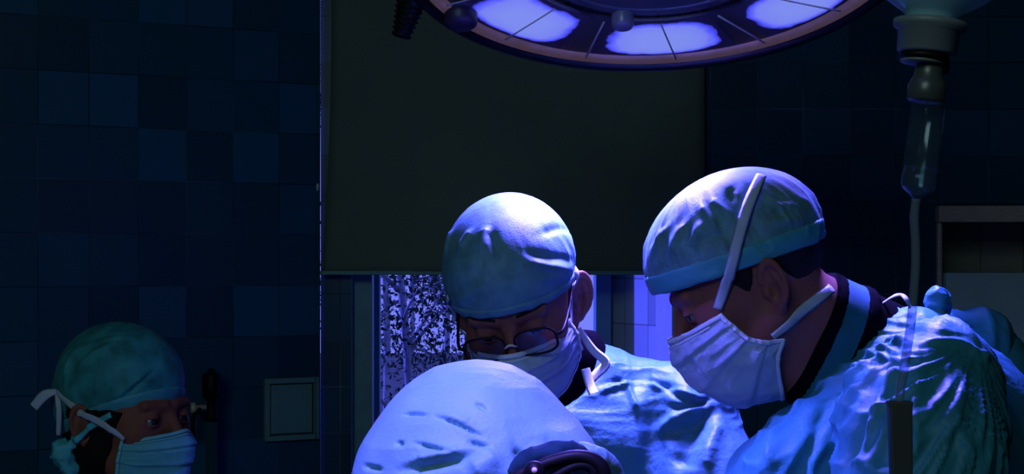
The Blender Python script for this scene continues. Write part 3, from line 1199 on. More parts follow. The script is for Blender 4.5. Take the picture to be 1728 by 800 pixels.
_lb = M['lamp_lip'].node_tree.nodes['Principled BSDF']
_lb.inputs['Emission Color'].default_value = (0.045, 0.028, 0.032, 1)  # warm glow painted in for lamplight on the bronze lip
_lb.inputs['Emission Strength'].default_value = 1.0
refl = bpy.data.materials.new('lamp_reflector_mesh')
refl.use_nodes = True
nt = refl.node_tree
bs = nt.nodes['Principled BSDF']
tcn = nt.nodes.new('ShaderNodeTexCoord')
vor = nt.nodes.new('ShaderNodeTexChecker')
vor.inputs['Scale'].default_value = 260
vor.inputs['Color1'].default_value = (0.22, 0.13, 0.12, 1)
vor.inputs['Color2'].default_value = (0.06, 0.035, 0.035, 1)
nt.links.new(tcn.outputs['Object'], vor.inputs[0])
nt.links.new(vor.outputs[0], bs.inputs['Base Color'])
bs.inputs['Emission Color'].default_value = (0.009, 0.0045, 0.0045, 1)  # faint warm glow added as lamplight on the reflector
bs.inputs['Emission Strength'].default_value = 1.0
bs.inputs['Metallic'].default_value = 0.3
bs.inputs['Roughness'].default_value = 0.4
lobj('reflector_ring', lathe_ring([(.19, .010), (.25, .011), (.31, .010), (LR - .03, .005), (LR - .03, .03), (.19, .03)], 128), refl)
lobj('middle_ring', lathe_ring([(.188, .000), (.204, .000), (.209, .004), (.209, .03), (.188, .03)], 128), M['lamp_rim'])
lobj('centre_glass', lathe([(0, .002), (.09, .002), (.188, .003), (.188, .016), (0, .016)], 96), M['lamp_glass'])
lobj('centre_trim', lathe_ring([(.168, -.002), (.176, -.002), (.178, .004), (.166, .004)], 96), M['lamp_body'])


def glow_mat():
    m = bpy.data.materials.new('lamp_glow')
    m.use_nodes = True
    nt = m.node_tree
    L = nt.links.new
    b = nt.nodes['Principled BSDF']
    b.inputs['Base Color'].default_value = (0.10, 0.08, 0.10, 1)
    uv = nt.nodes.new('ShaderNodeUVMap')
    nz = nt.nodes.new('ShaderNodeTexNoise')
    nz.inputs['Scale'].default_value = 38
    nz.inputs['Detail'].default_value = 3
    tcg = nt.nodes.new('ShaderNodeTexCoord')
    L(tcg.outputs['Object'], nz.inputs[0])
    sp = nt.nodes.new('ShaderNodeSeparateXYZ')
    L(uv.outputs[0], sp.inputs[0])
    ad = nt.nodes.new('ShaderNodeMath')
    ad.operation = 'MULTIPLY_ADD'
    ad.inputs[1].default_value = 0.20
    L(nz.outputs[0], ad.inputs[0])
    L(sp.outputs[0], ad.inputs[2])
    cr = nt.nodes.new('ShaderNodeValToRGB')
    e = cr.color_ramp.elements
    e[0].position = 0.50
    e[0].color = (0.20, 0.26, 0.82, 1)
    e[1].position = 1.0
    e[1].color = (0.0, 0.0, 0.0, 1)
    for ps, c in ((0.80, (0.18, 0.22, 0.84)), (0.93, (0.07, 0.08, 0.95)), (0.975, (0.03, 0.035, 0.5))):
        k = e.new(ps)
        k.color = (*c, 1)
    L(ad.outputs[0], cr.inputs[0])
    L(cr.outputs[0], b.inputs['Emission Color'])
    b.inputs['Emission Strength'].default_value = 1.0
    return m


GLOW = glow_mat()
for k in range(7):
    a0 = R(82.5 + k * 360 / 7)
    V, F, U = [], [], []
    na, nr = 24, 12
    for i in range(nr + 1):
        for j in range(na + 1):
            u, v = j / na * 2 - 1, i / nr * 2 - 1
            # rounded sector
            ang = a0 + R(21) * u
            rr = 0.276 + 0.066 * v
            bulge = -0.007 - 0.007 * (1 - min(1, u * u)) * (1 - v * v)
            V.append(LP((rr * math.cos(ang), rr * math.sin(ang), bulge + 0.006)))
            U.append((min(1.0, (abs(u) ** 3.5 + abs(v) ** 3.5) ** (1 / 3.5)), 0))
    for i in range(nr):
        for j in range(na):
            q = i * (na + 1) + j
            F.append((q, q + na + 1, q + na + 2, q + 1))
    me = mesh(V, F)
    ul = me.uv_layers.new(name='UVMap')
    for lp in me.loops:
        ul.data[lp.index].uv = U[lp.vertex_index]
    link('glow_lens', me, GLOW, lamp)
bar = mat('divider_metal', (0.75, 0.75, 0.85), 0.5, 0.0)
for k in range(14):
    a0 = R(82.5 + k * 360 / 14)
    c, s_ = math.cos(a0), math.sin(a0)
    c2, s2 = math.cos(a0 - R(3.5)), math.sin(a0 - R(3.5))
    lobj('divider', tube([(.210 * c, .210 * s_, -.008), ((LR - .03) * c2, (LR - .03) * s2, -.008)], .0016, 6, res=4), bar)


def post(ang, rad, r, h, m):
    c = (rad * math.cos(R(ang)), rad * math.sin(R(ang)), 0)
    return lobj('handle_post', lathe([(0, -h), (r * .8, -h), (r, -h + .005), (r, 0), (r * 1.05, .012)], 24, c), m)


M['post'] = mat('grey_post', (0.25, 0.27, 0.33), 0.35, 0.2)
M['post_dark'] = mat('dark_post', (0.035, 0.025, 0.045), 0.4)
post(101, 0.190, .018, .024, M['post'])
post(149, .345, .027, .026, M['post_dark'])
# ribbed black grip on the rim
gd = Rx @ Vector((-.25, .1, -1))
gp = W(694, 2, LAMP_C.y + .18)
prof = [(0.0, -.004), (.0235, -.002), (.0245, .0)]
for k in range(6):
    z = .006 + k * .0085
    w_ = .0235 - k * .0013
    prof += [(w_, z), (w_ - .0035, z + .0035), (w_ - .0035, z + .005), (w_, z + .0075)]
prof += [(.014, .060), (0, .061)]
V, F = lathe(prof, 28, gp, W(675, 68, LAMP_C.y + .18) - gp)
obj('ribbed_grip', V, F, M['black_plastic'], lamp)
V, F = tube([gp, gp + Vector((.02, -.02, .05)), LP((-.33, .16, .06))], .012, 10)
obj('grip_arm', V, F, M['lamp_rim'], lamp)
top = LP((0, 0, .17))
V, F = lathe([(.05, 0), (.05, .05), (.028, .06), (.028, 3.2 - top.z - .03), (.09, 3.2 - top.z - .025), (.09, 3.2 - top.z)], 24, top)
obj('ceiling_stem', V, F, M['lamp_body'], lamp)

# ------------------------------------------------------------------ infusion drip in front
IY = 0.76
iv = empty('infusion_drip', W(1560, 120, IY))
tag(iv, 'upturned infusion bottle with drip chamber and tube hanging in front of the profile surgeon', 'drip')
ax = (W(1588, 10, IY) - W(1548, 325, IY)).normalized()


def ivp(px, py):
    return W(px, py, IY)


k_ = IY / FPX


def ivlathe(name, cpx, cpy, prof, m, parent=None, n=28):
    V, F = lathe([(r * k_, z * k_) for r, z in prof], n, ivp(cpx, cpy), ax)
    return obj(name, V, F, m, parent or iv)


ivlathe('bottle', 1570, 40, [(0, -12), (36, -12), (38, 0), (39, 8), (48, 18), (86, 42), (118, 70), (126, 110), (126, 480), (118, 505), (60, 520), (0, 522)], M['bottle'])
bc = ivlathe('bottle_cap', 1563, 92, [(0, 0), (44, 0), (49, 4), (51, 40), (60, 44), (61, 55), (50, 58), (0, 58)], M['frosted'])
ivlathe('cap_lip', 1556, 106, [(20, -2), (36, -1), (36, 3), (20, 5)], M['frosted'], bc)
ivlathe('cap_band', 1560, 94, [(0, -8), (40, -8), (41, 2), (0, 2)], M['black_plastic'], bc)
ivlathe('spike', 1562, 168, [(28, -4), (31, 0), (32, 22), (29, 30), (24, 40), (22, 58), (24, 62), (0, 63)], M['spike'])
ivlathe('vent_cap', 1592, 116, [(0, -8), (9, -8), (10, 0), (10, 14), (0, 15)], M['black_plastic'])
chm = ivlathe('drip_chamber', 1549, 318, [(5, -22), (9, -14), (26, -2), (29, 6), (29, 60), (28, 152), (30, 155)], M['plastic'])
ivlathe('fluid', 1549, 318, [(0, -12), (24, 0), (27, 6), (27, 36), (0, 36.5)], M['fluid'], chm)
ivlathe('drop', 1563, 186, [(0, -9), (4, -5), (3, 3), (1.5, 9), (1.5, 14), (0, 14)], M['plastic'], chm, 12)
tp = [ivp(*p) for p in ((1546, 336), (1543, 365), (1545, 410), (1545, 450), (1541, 510), (1533, 575), (1524, 630), (1518, 676), (1519, 760), (1521, 860))]
V, F = tube(tp, 7.5 * k_, 12, res=60)
obj('tube', V, F, clear_mat('tubing', (0.62, 0.70, 0.80), 1.45, 0.18, (0.35, 0.42, 0.55), 0.1), iv)
# roller clamp: a tapered channel with its wheel
c0, c1 = ivp(1518, 677), ivp(1521, 830)
V = []
for (w0, c) in ((21.5, c0), (19, c0 + (c1 - c0) * .06), (17, c1)):
    for sx, sy in ((-1, -1), (1, -1), (1, 1), (-1, 1)):
        V.append((c.x + sx * w0 * k_, c.y + sy * 12 * k_, c.z))
F = [(3, 2, 1, 0), (8, 9, 10, 11)] + [(a + r_, (a + 1) % 4 + r_, (a + 1) % 4 + 4 + r_, a + 4 + r_) for r_ in (0, 4) for a in range(4)]
rc = obj('roller_clamp', V, F, M['dark_grey'], iv, False)
md = rc.modifiers.new('bevel', 'BEVEL')
md.width = 2.5 * k_
md.segments = 2
V, F = lathe([(0, -8 * k_), (11 * k_, -8 * k_), (12 * k_, 0), (11 * k_, 8 * k_), (0, 8 * k_)], 18, (c1.x, c1.y - 10 * k_, c1.z + 20 * k_), (1, 0, 0))
obj('clamp_wheel', V, F, M['black_plastic'], rc)
hb = ivp(1570, 40) + ax * 520 * k_
V, F = tube([hb, hb + Vector((0, 0, .05)), (hb.x, hb.y, 3.2)], .004, 8, res=20)
obj('hanger', V, F, M['metal'], iv)

# ------------------------------------------------------------------ garden beyond the window
gr = tag(MB().box((-9, GY + .35, -.5), (9, 30, -0.3)).build('ground', M['ground']), kind='structure')


def tree(x, y, h, label, nleaf, spread, seed, lean=0.0):
    rg = np.random.default_rng(seed)
    t = empty('tree', (x, y, -0.3))
    tag(t, label, 'tree', 'trees in the garden beyond the window')
    P = [(x, y, -0.35), (x + lean * .3 + .03, y, h * .3), (x + lean * .6 - .02, y + .05, h * .6), (x + lean, y, h)]
    V, F = tube(P, [.024, .020, .015, .008], 10, res=30)
    tr = obj('trunk', V, F, M['bark'], t)
    C = catmull(P, 60)
    cents = []
    for k in range(16):
        b = C[rg.integers(14, 58)]
        a = rg.uniform(0, 6.28)
        L_ = rg.uniform(.35, spread)
        e = b + np.array((math.cos(a) * L_, math.sin(a) * L_ * .6, rg.uniform(.05, .45)))
        Vb, Fb = tube([b, (b + e) / 2 + rg.normal(0, .04, 3), e], [.012, .008, .003], 6, res=10)
        obj('branch', Vb, Fb, M['bark'], t)
        cents += [b * (1 - s_) + e * s_ for s_ in np.linspace(.15, 1.0, 7)]
    cents = np.array(cents)
    c = cents[rg.integers(0, len(cents), nleaf)] + rg.normal(0, .10, (nleaf, 3))
    a = rg.normal(0, 1, (nleaf, 3))
    a /= np.linalg.norm(a, axis=1)[:, None]
    b = np.cross(a, rg.normal(0, 1, (nleaf, 3)))
    b /= np.linalg.norm(b, axis=1)[:, None]
    L_ = rg.uniform(.010, .022, nleaf)[:, None]
    w = L_ * .42
    n = np.cross(a, b) * L_ * .15
    V = np.stack([c - a * L_, c + b * w + n, c + a * L_, c - b * w + n], 1).reshape(-1, 3)
    me = np_mesh(V, np.arange(nleaf * 4).reshape(-1, 4))
    link('crown', me, M['leaf'], t)
    return t


tree(W(688, 0, 6.2).x, 6.2, 3.2, 'slender pale-trunked tree nearest the window glass', 3600, .55, 3, -.06)
tree(W(640, 0, 8.0).x, 8.0, 3.6, 'leafy tree at the edge of the grey window frame', 4600, .6, 5, .05)
tree(W(740, 0, 9.8).x, 9.8, 3.8, 'leafy tree seen close beside the bespectacled surgeon', 5500, .7, 8, .1)
tree(W(690, 0, 12.0).x, 12.0, 4.2, 'dense tree furthest back in the garden', 7500, .9, 12, .0)

# ================================================================== people
def legs(x, y, dx, dy):
    """two trouser legs for the body's lower half: list of (hip, foot)"""
    return [((x + dx * s_, y + dy * s_, .88), (x + dx * s_ * 1.1, y + dy * s_ * 1.1, .07)) for s_ in (-1, 1)]


def shoes(parent, lg, fwd):
    f = Vector(fwd).normalized()
    for _, ft in lg:
        a = Vector((ft[0], ft[1], .0)) - f * .06
        b = a + f * .20

        def g(P, a=a, b=b):
            d = cap(P, (a.x, a.y, .045), (b.x, b.y, .03), .05, .045)
            return smax(d, -P[:, 2], .01)
        c = (a + b) / 2
        cloth('shoe', g, [np.arange(c.x - .2, c.x + .2, .012), np.arange(c.y - .2, c.y + .2, .012), np.arange(-.03, .13, .008)], M['shoe'], parent)


def gown_noise(V, sx, sy, sz, seed, a):
    p = np.stack([V[:, 0] * sx, V[:, 1] * sy, V[:, 2] * sz], 1)
    wob = np.stack([vnoise(V * 7, seed + 9), vnoise(V * 7 + 31, seed + 9), vnoise(V * 7 + 57, seed + 9)], 1) * 1.2
    return a * (ridge(p + wob, seed, 1.6) - .45) + a * .5 * (ridge(p * 2.1 + wob * 1.5 + 7, seed + 1, 1.6) - .45)


def ribbon_on(name, f, pxs, width, m, parent, off=0.001, n=40, thick=0.0012, y0=0.9, y1=2.9):
    P, N_ = path_on(f, pxs, off, n, y0, y1)
    V, F = ribbon(P, N_, width, thick)
    return obj(name, V, F, m, parent)


def free_ribbon(name, pts, up, width, m, parent, n=30, thick=0.001):
    P = catmull(pts, n)
    N_ = np.tile(np.array(up, float), (n, 1))
    V, F = ribbon(P, N_, width, thick)
    return obj(name, V, F, m, parent)


# ---------------------------------------------------------------- surgeon in profile (right of the table)
def surgeon_profile():
    Y0 = 1.80
    h = Head(W(1262, 470, Y0), -90, 30, 0, lid=(-.0062, -.0005))
    neck_a = h.w((0, .028, -.06))
    nb = W(1470, 590, 1.84)
    skin_parts = [h.sdf, capf(neck_a, nb, .058, .066), capf(h.w((0, -.012, -.085)), W(1400, 640, 1.82), .045, .058),
                  capf(W(1510, 650, 1.80), W(1600, 760, 1.84), .07, .075), capf(W(1600, 760, 1.84), W(1600, 1250, 1.88), .08, .12),
                  capf(W(1400, 740, 1.82), W(1360, 1000, 1.82), .05, .06)]
    sh_n, el_n, wr_n = W(1560, 660, 1.63), W(1470, 960, 1.50), W(1310, 1030, 1.50)
    sh_f, el_f, wr_f = W(1600, 660, 1.98), W(1540, 960, 2.00), W(1400, 1020, 1.80)
    for a, b, c in ((sh_n, el_n, wr_n), (sh_f, el_f, wr_f)):
        skin_parts += [capf(a, b, .050, .042), capf(b, c, .042, .028)]
    lg = legs(nb.x + .20, 1.85, 0, .10)
    for a, b in lg:
        skin_parts.append(capf(a, b, .075, .045))
    f_skin = union(skin_parts, .022)
    hands = [(wr_n, (-1, .15, -.1), (0, 0, 1), 1), (wr_f, (-1, -.15, -.1), (0, 0, 1), -1)]
    root = skin_body('person', f_skin, h, (.0, 1.3, 0), (1.05, 2.4, 1.9), hands)
    tag(root, 'surgeon in teal gown seen in profile, head bowed, white tie crossing his cap', 'person')
    for sx in (1, -1):
        eye_obj(h, sx, root)
    # hair below the cap
    def f_hair(P):
        p = h.loc(P)
        d = ell(p, (0, 0.014, 0.034), (0.0795, 0.101, 0.092))
        d = smax(d, -(p[:, 2] + .052 - .25 * np.clip(.10 - p[:, 1], 0, .1)), .006)
        d = smax(d, -(p[:, 1] - .030 + .55 * np.clip(p[:, 2] + .0, -.1, 0)), .004)
        d2 = np.maximum(ell(p, (0, 0.010, 0.03), (0.0785, 0.099, 0.09)), np.maximum(np.abs(p[:, 1] + .020 - .3 * p[:, 2]) - .012 - .25 * p[:, 2], -(p[:, 2] + .018)))
        return np.minimum(d, d2)
    o = h.o
    cloth('hair', f_hair, [np.arange(o[k] - .14, o[k] + .14, .003) for k in range(3)], M['hair'], root,
          lambda V: .0025 * (ridge(h.loc(V) * np.array((160, 25, 60)), 3, 1) - .5))
    # cap
    def dsp(p, th, hh, V):
        env = np.clip((.115 - hh) / .05, 0.15, 1)
        g = ridge(np.stack([th * 5.5, hh * 14, th * 0 + 1.5], 1), 11, 1.8) - .45
        g2 = ridge(np.stack([th * 12, hh * 26, th * 0 + 4.5], 1), 12, 1.6) - .45
        fl = fold_disp(V, folds)
        return .0042 * env * g + .0018 * env * g2 + fl
    c, r = (0, .004, .044), (.086, .118, .095)
    p0 = None
    ftest = lambda P: ell(h.loc(P), c, r)
    cf = []
    for pxs, w_, a_ in (
        ([(1098, 440), (1112, 405), (1135, 375)], .006, .004), ([(1128, 440), (1142, 402), (1165, 368)], .006, .0045),
        ([(1160, 425), (1172, 395), (1195, 372)], .006, .004), ([(1215, 388), (1195, 365), (1180, 345)], .005, .0045),
        ([(1238, 372), (1215, 350), (1195, 335)], .005, .004), ([(1240, 345), (1225, 325), (1240, 315)], .005, -.003),
        ([(1285, 360), (1310, 345), (1345, 350)], .005, .0035), ([(1290, 378), (1320, 368), (1360, 376)], .005, .0035),
        ([(1175, 410), (1200, 400), (1235, 392)], .005, -.004), ([(1105, 460), (1130, 455), (1160, 440)], .007, -.003)):
        cf.append((path_on(ftest, pxs, 0, 12)[0], w_, a_))
    folds = cf
    co, bo, fcap, fband = cap_obj(h, root, M['cap'], M['band'], c, r, (-.112, .041), (.113, -.004), .025, dsp)
    fall = lambda P: np.minimum(np.minimum(fcap(P), fband(P)), f_skin(P))
    net = [
        [(0, -.124, -.018), (.023, -.110, -.019), (.050, -.088, -.018), (.070, -.058, -.016)],
        [(0, -.133, -.050), (.031, -.116, -.045), (.062, -.086, -.038), (.076, -.052, -.034)],
        [(0, -.124, -.088), (.032, -.106, -.080), (.066, -.074, -.064), (.077, -.043, -.056)],
        [(0, -.092, -.130), (.034, -.080, -.118), (.068, -.050, -.086), (.077, -.026, -.070)],
        [(0, -.034, -.152), (.030, -.034, -.138), (.060, -.026, -.100), (.072, -.008, -.078)],
    ]
    mo, cn = mask_obj(h, net, root, M['mask'], M['binding'], 3, 21, .0035)
    ribbon_on('mask_tie', fall, [(1212, 522), (1222, 488), (1240, 420), (1258, 360), (1268, 335), (1277, 316), (1284, 300)], [.012, .015, .015, .013], M['tie'], mo, .004, 50)
    ribbon_on('mask_tie', fall, [(1303, 568), (1330, 545), (1360, 518), (1402, 488)], [.010, .014, .015, .013], M['tie'], mo, .002, 40)
    # scrub shirt collar round the neck
    ca, cb_ = np.array(W(1368, 552, 1.82)), np.array(W(1500, 612, 1.83))
    n_ = (cb_ - ca) / np.linalg.norm(cb_ - ca)

    def f_scrub(P):
        d = cap(P, ca, cb_, .074, .078)
        d = smin(d, cap(P, np.array(W(1370, 640, 1.80)), np.array(W(1450, 680, 1.80)), .040, .060), .03)
        hh = (P - ca) @ n_
        return smax(d, np.maximum(-hh, hh - .052), .003)
    so = cloth('scrub_shirt', f_scrub, [np.arange(ca[0] - .06, ca[0] + .30, .005), np.arange(1.66, 2.00, .005), np.arange(ca[2] - .22, ca[2] + .14, .005)], M['scrub'], root,
               lambda V: gown_noise(V, 9, 9, 9, 31, .003))

    def f_trim(P):
        hh = (P - ca) @ n_
        d = cap(P, ca, cb_, .0765, .0805)
        d = smin(d, cap(P, np.array(W(1370, 640, 1.80)), np.array(W(1450, 680, 1.80)), .0425, .0625), .03)
        return smax(d, np.maximum(-hh - .004, hh - .013), .003)
    def f_trim2(P):
        hh = (P - ca) @ n_
        d = cap(P, ca, cb_, .0735, .074)
        d = smin(d, cap(P, np.array(W(1370, 640, 1.80)), np.array(W(1450, 680, 1.80)), .0405, .0605), .03)
        e = cap(P, ca, cb_, .0775, .0800)
        e = smin(e, cap(P, np.array(W(1370, 640, 1.80)), np.array(W(1450, 680, 1.80)), .0435, .0635), .03)
        return np.minimum(smax(d, np.maximum(-hh + .05, hh - .12), .003), smax(e, np.maximum(-hh + .040, hh - .056), .003))
    cloth('trim_gap_shade', f_trim2, [np.arange(ca[0] - .06, ca[0] + .30, .004), np.arange(1.66, 2.00, .004), np.arange(ca[2] - .24, ca[2] + .14, .004)], M['collar_dark'], so)  # dark neck trim; its slab also paints the shadowed gap before the gown
    cloth('scrub_collar', f_trim, [np.arange(ca[0] - .07, ca[0] + .12, .004), np.arange(1.66, 2.00, .004), np.arange(ca[2] - .22, ca[2] + .14, .004)], M['collar_dark'], so)
    # gown
    g = [capf(W(1535, 628, 1.80), W(1612, 722, 1.82), .083, .095), capf(W(1612, 722, 1.82), W(1590, 1250, 1.87), .10, .17),
         capf(sh_n, W(1560, 760, 1.56), .088, .078), capf(W(1560, 760, 1.56), el_n, .078, .068), capf(el_n, wr_n, .066, .045),
         capf(W(1640, 640, 1.98), el_f, .085, .068), capf(el_f, wr_f, .066, .045),
         capf(W(1470, 700, 1.76), W(1332, 768, 1.74), .072, .068), capf(W(1332, 768, 1.74), W(1420, 1050, 1.76), .068, .10),
         capf(W(1480, 760, 1.95), W(1400, 900, 1.95), .08, .08),
         capf(W(1590, 1250, 1.87), (nb.x + .20, 1.85, .35), .17, .20)]
    gu = union(g, .045)
    pa_, pb_ = np.array(W(1508, 522, 1.8)), np.array(W(1318, 692, 1.8))
    dd = pb_ - pa_
    cn_ = np.cross(dd, (0, 1, 0))
    cn_ /= np.linalg.norm(cn_)
    if cn_ @ (np.array(W(1600, 700, 1.8)) - pa_) < 0:
        cn_ = -cn_

    def f_gown(P):
        d = smax(gu(P), -((P - pa_) @ cn_), .012)
        return smax(d, .30 - P[:, 2], .02)
    GF = []
    for pxs, w_, a_ in (
        ([(1560, 560), (1500, 585), (1440, 630), (1400, 690)], 0.0060, 0.0064), ([(1545, 590), (1480, 640), (1430, 720), (1400, 800)], 0.0072, 0.0096),
        ([(1545, 600), (1500, 660), (1465, 740), (1450, 800)], 0.0060, 0.0080), ([(1530, 575), (1450, 640), (1390, 740), (1360, 800)], 0.0072, 0.0088),
        ([(1470, 700), (1440, 760), (1425, 800)], 0.0072, -0.0112), ([(1410, 660), (1380, 720), (1350, 800)], 0.0072, -0.0080),
        ([(1380, 655), (1340, 700), (1310, 760), (1300, 800)], 0.0054, 0.0072), ([(1340, 680), (1300, 720), (1270, 780), (1262, 800)], 0.0054, 0.0064),
        ([(1320, 690), (1290, 730), (1255, 800)], 0.0060, -0.0056), ([(1508, 690), (1480, 760), (1470, 800)], 0.0060, 0.0072),
        ([(1500, 545), (1540, 542), (1590, 545), (1640, 575), (1665, 605)], 0.0050, 0.0050),
        ([(1545, 592), (1590, 572), (1640, 582), (1662, 612)], 0.0060, 0.0050),
        ([(1622, 700), (1612, 730)], 0.0050, 0.0050), ([(1632, 650), (1615, 700), (1608, 735)], 0.0060, 0.0040),
        ([(1655, 590), (1664, 612)], 0.0040, 0.0060), ([(1560, 615), (1545, 680), (1530, 760)], 0.0072, 0.0048)):
        GF.append((path_on(f_gown, pxs, 0, 16)[0], w_, a_))

    def gd_(V):
        env = np.clip((V[:, 2] - .5) / .3, 0, 1)
        left = np.clip((.62 - V[:, 0]) / .15, .25, 1)
        # folds radiate from the shoulder
        q = V - np.array(W(1600, 560, 1.7))
        ang = np.arctan2(q[:, 2], q[:, 0])
        rad_ = np.sqrt(q[:, 0] ** 2 + q[:, 2] ** 2)
        rp = np.stack([ang * 13, rad_ * 5 + 2, V[:, 1] * 4], 1)
        fanned = ridge(rp + vnoise(V * 14, 5)[:, None] * .9, 41, 2.6) - .35
        return env * (left * .0105 * fanned * np.clip(rad_ / .1, .1, 1) + gown_noise(V, 14, 14, 9, 47, .0022) * left) + fold_disp(V, GF)
    axg = [axis_pts(.0, 1.1, .25, .68, .0036, .03), axis_pts(1.30, 2.35, 1.50, 1.86, .0045, .03), axis_pts(.2, 1.72, 1.34, 1.64, .0036, .03)]
    go = cloth('surgical_gown', f_gown, axg, M['gown'], root, gd_)
    # ties at the back of the gown: a knot, its tail and the bunched cloth
    kp = W(1582, 506, 1.80)
    def f_knot(P):
        d = ell(P, tuple(kp), (.014, .016, .017))
        d = smin(d, cap(P, tuple(W(1572, 516, 1.80)), tuple(W(1588, 532, 1.79)), .009, .007), .006)
        return smin(d, ell(P, tuple(W(1595, 512, 1.81)), (.007, .012, .016)), .006)
    cloth('gown_tie', f_knot, [np.arange(kp.x - .04, kp.x + .04, .002), np.arange(kp.y - .04, kp.y + .04, .002), np.arange(kp.z - .05, kp.z + .04, .002)], M['gown'], go,
          lambda V: .003 * (ridge(V * 90, 3) - .4))
    fb_ = union([capf(W(1605, 560, 1.92), W(1660, 565, 1.94), .030, .034), capf(W(1660, 570, 1.94), W(1688, 640, 1.94), .034, .026), capf(W(1688, 640, 1.94), W(1715, 780, 1.92), .026, .04)], .02)
    cloth('gown_flap', fb_, [np.arange(.50, .76, .004), np.arange(1.80, 2.02, .005), np.arange(1.28, 1.62, .004)], M['gown'], go,
          lambda V: gown_noise(V, 22, 22, 16, 61, .006))
    free_ribbon('gown_tie', [W(1488, 512, 1.79), W(1508, 500, 1.78), W(1522, 498, 1.78), W(1530, 506, 1.77), W(1536, 520, 1.77)], (0, -.5, .86), [.006, .008, .006], M['tie'], go)
    shoes(root, lg, (-1, 0, 0))
    return root


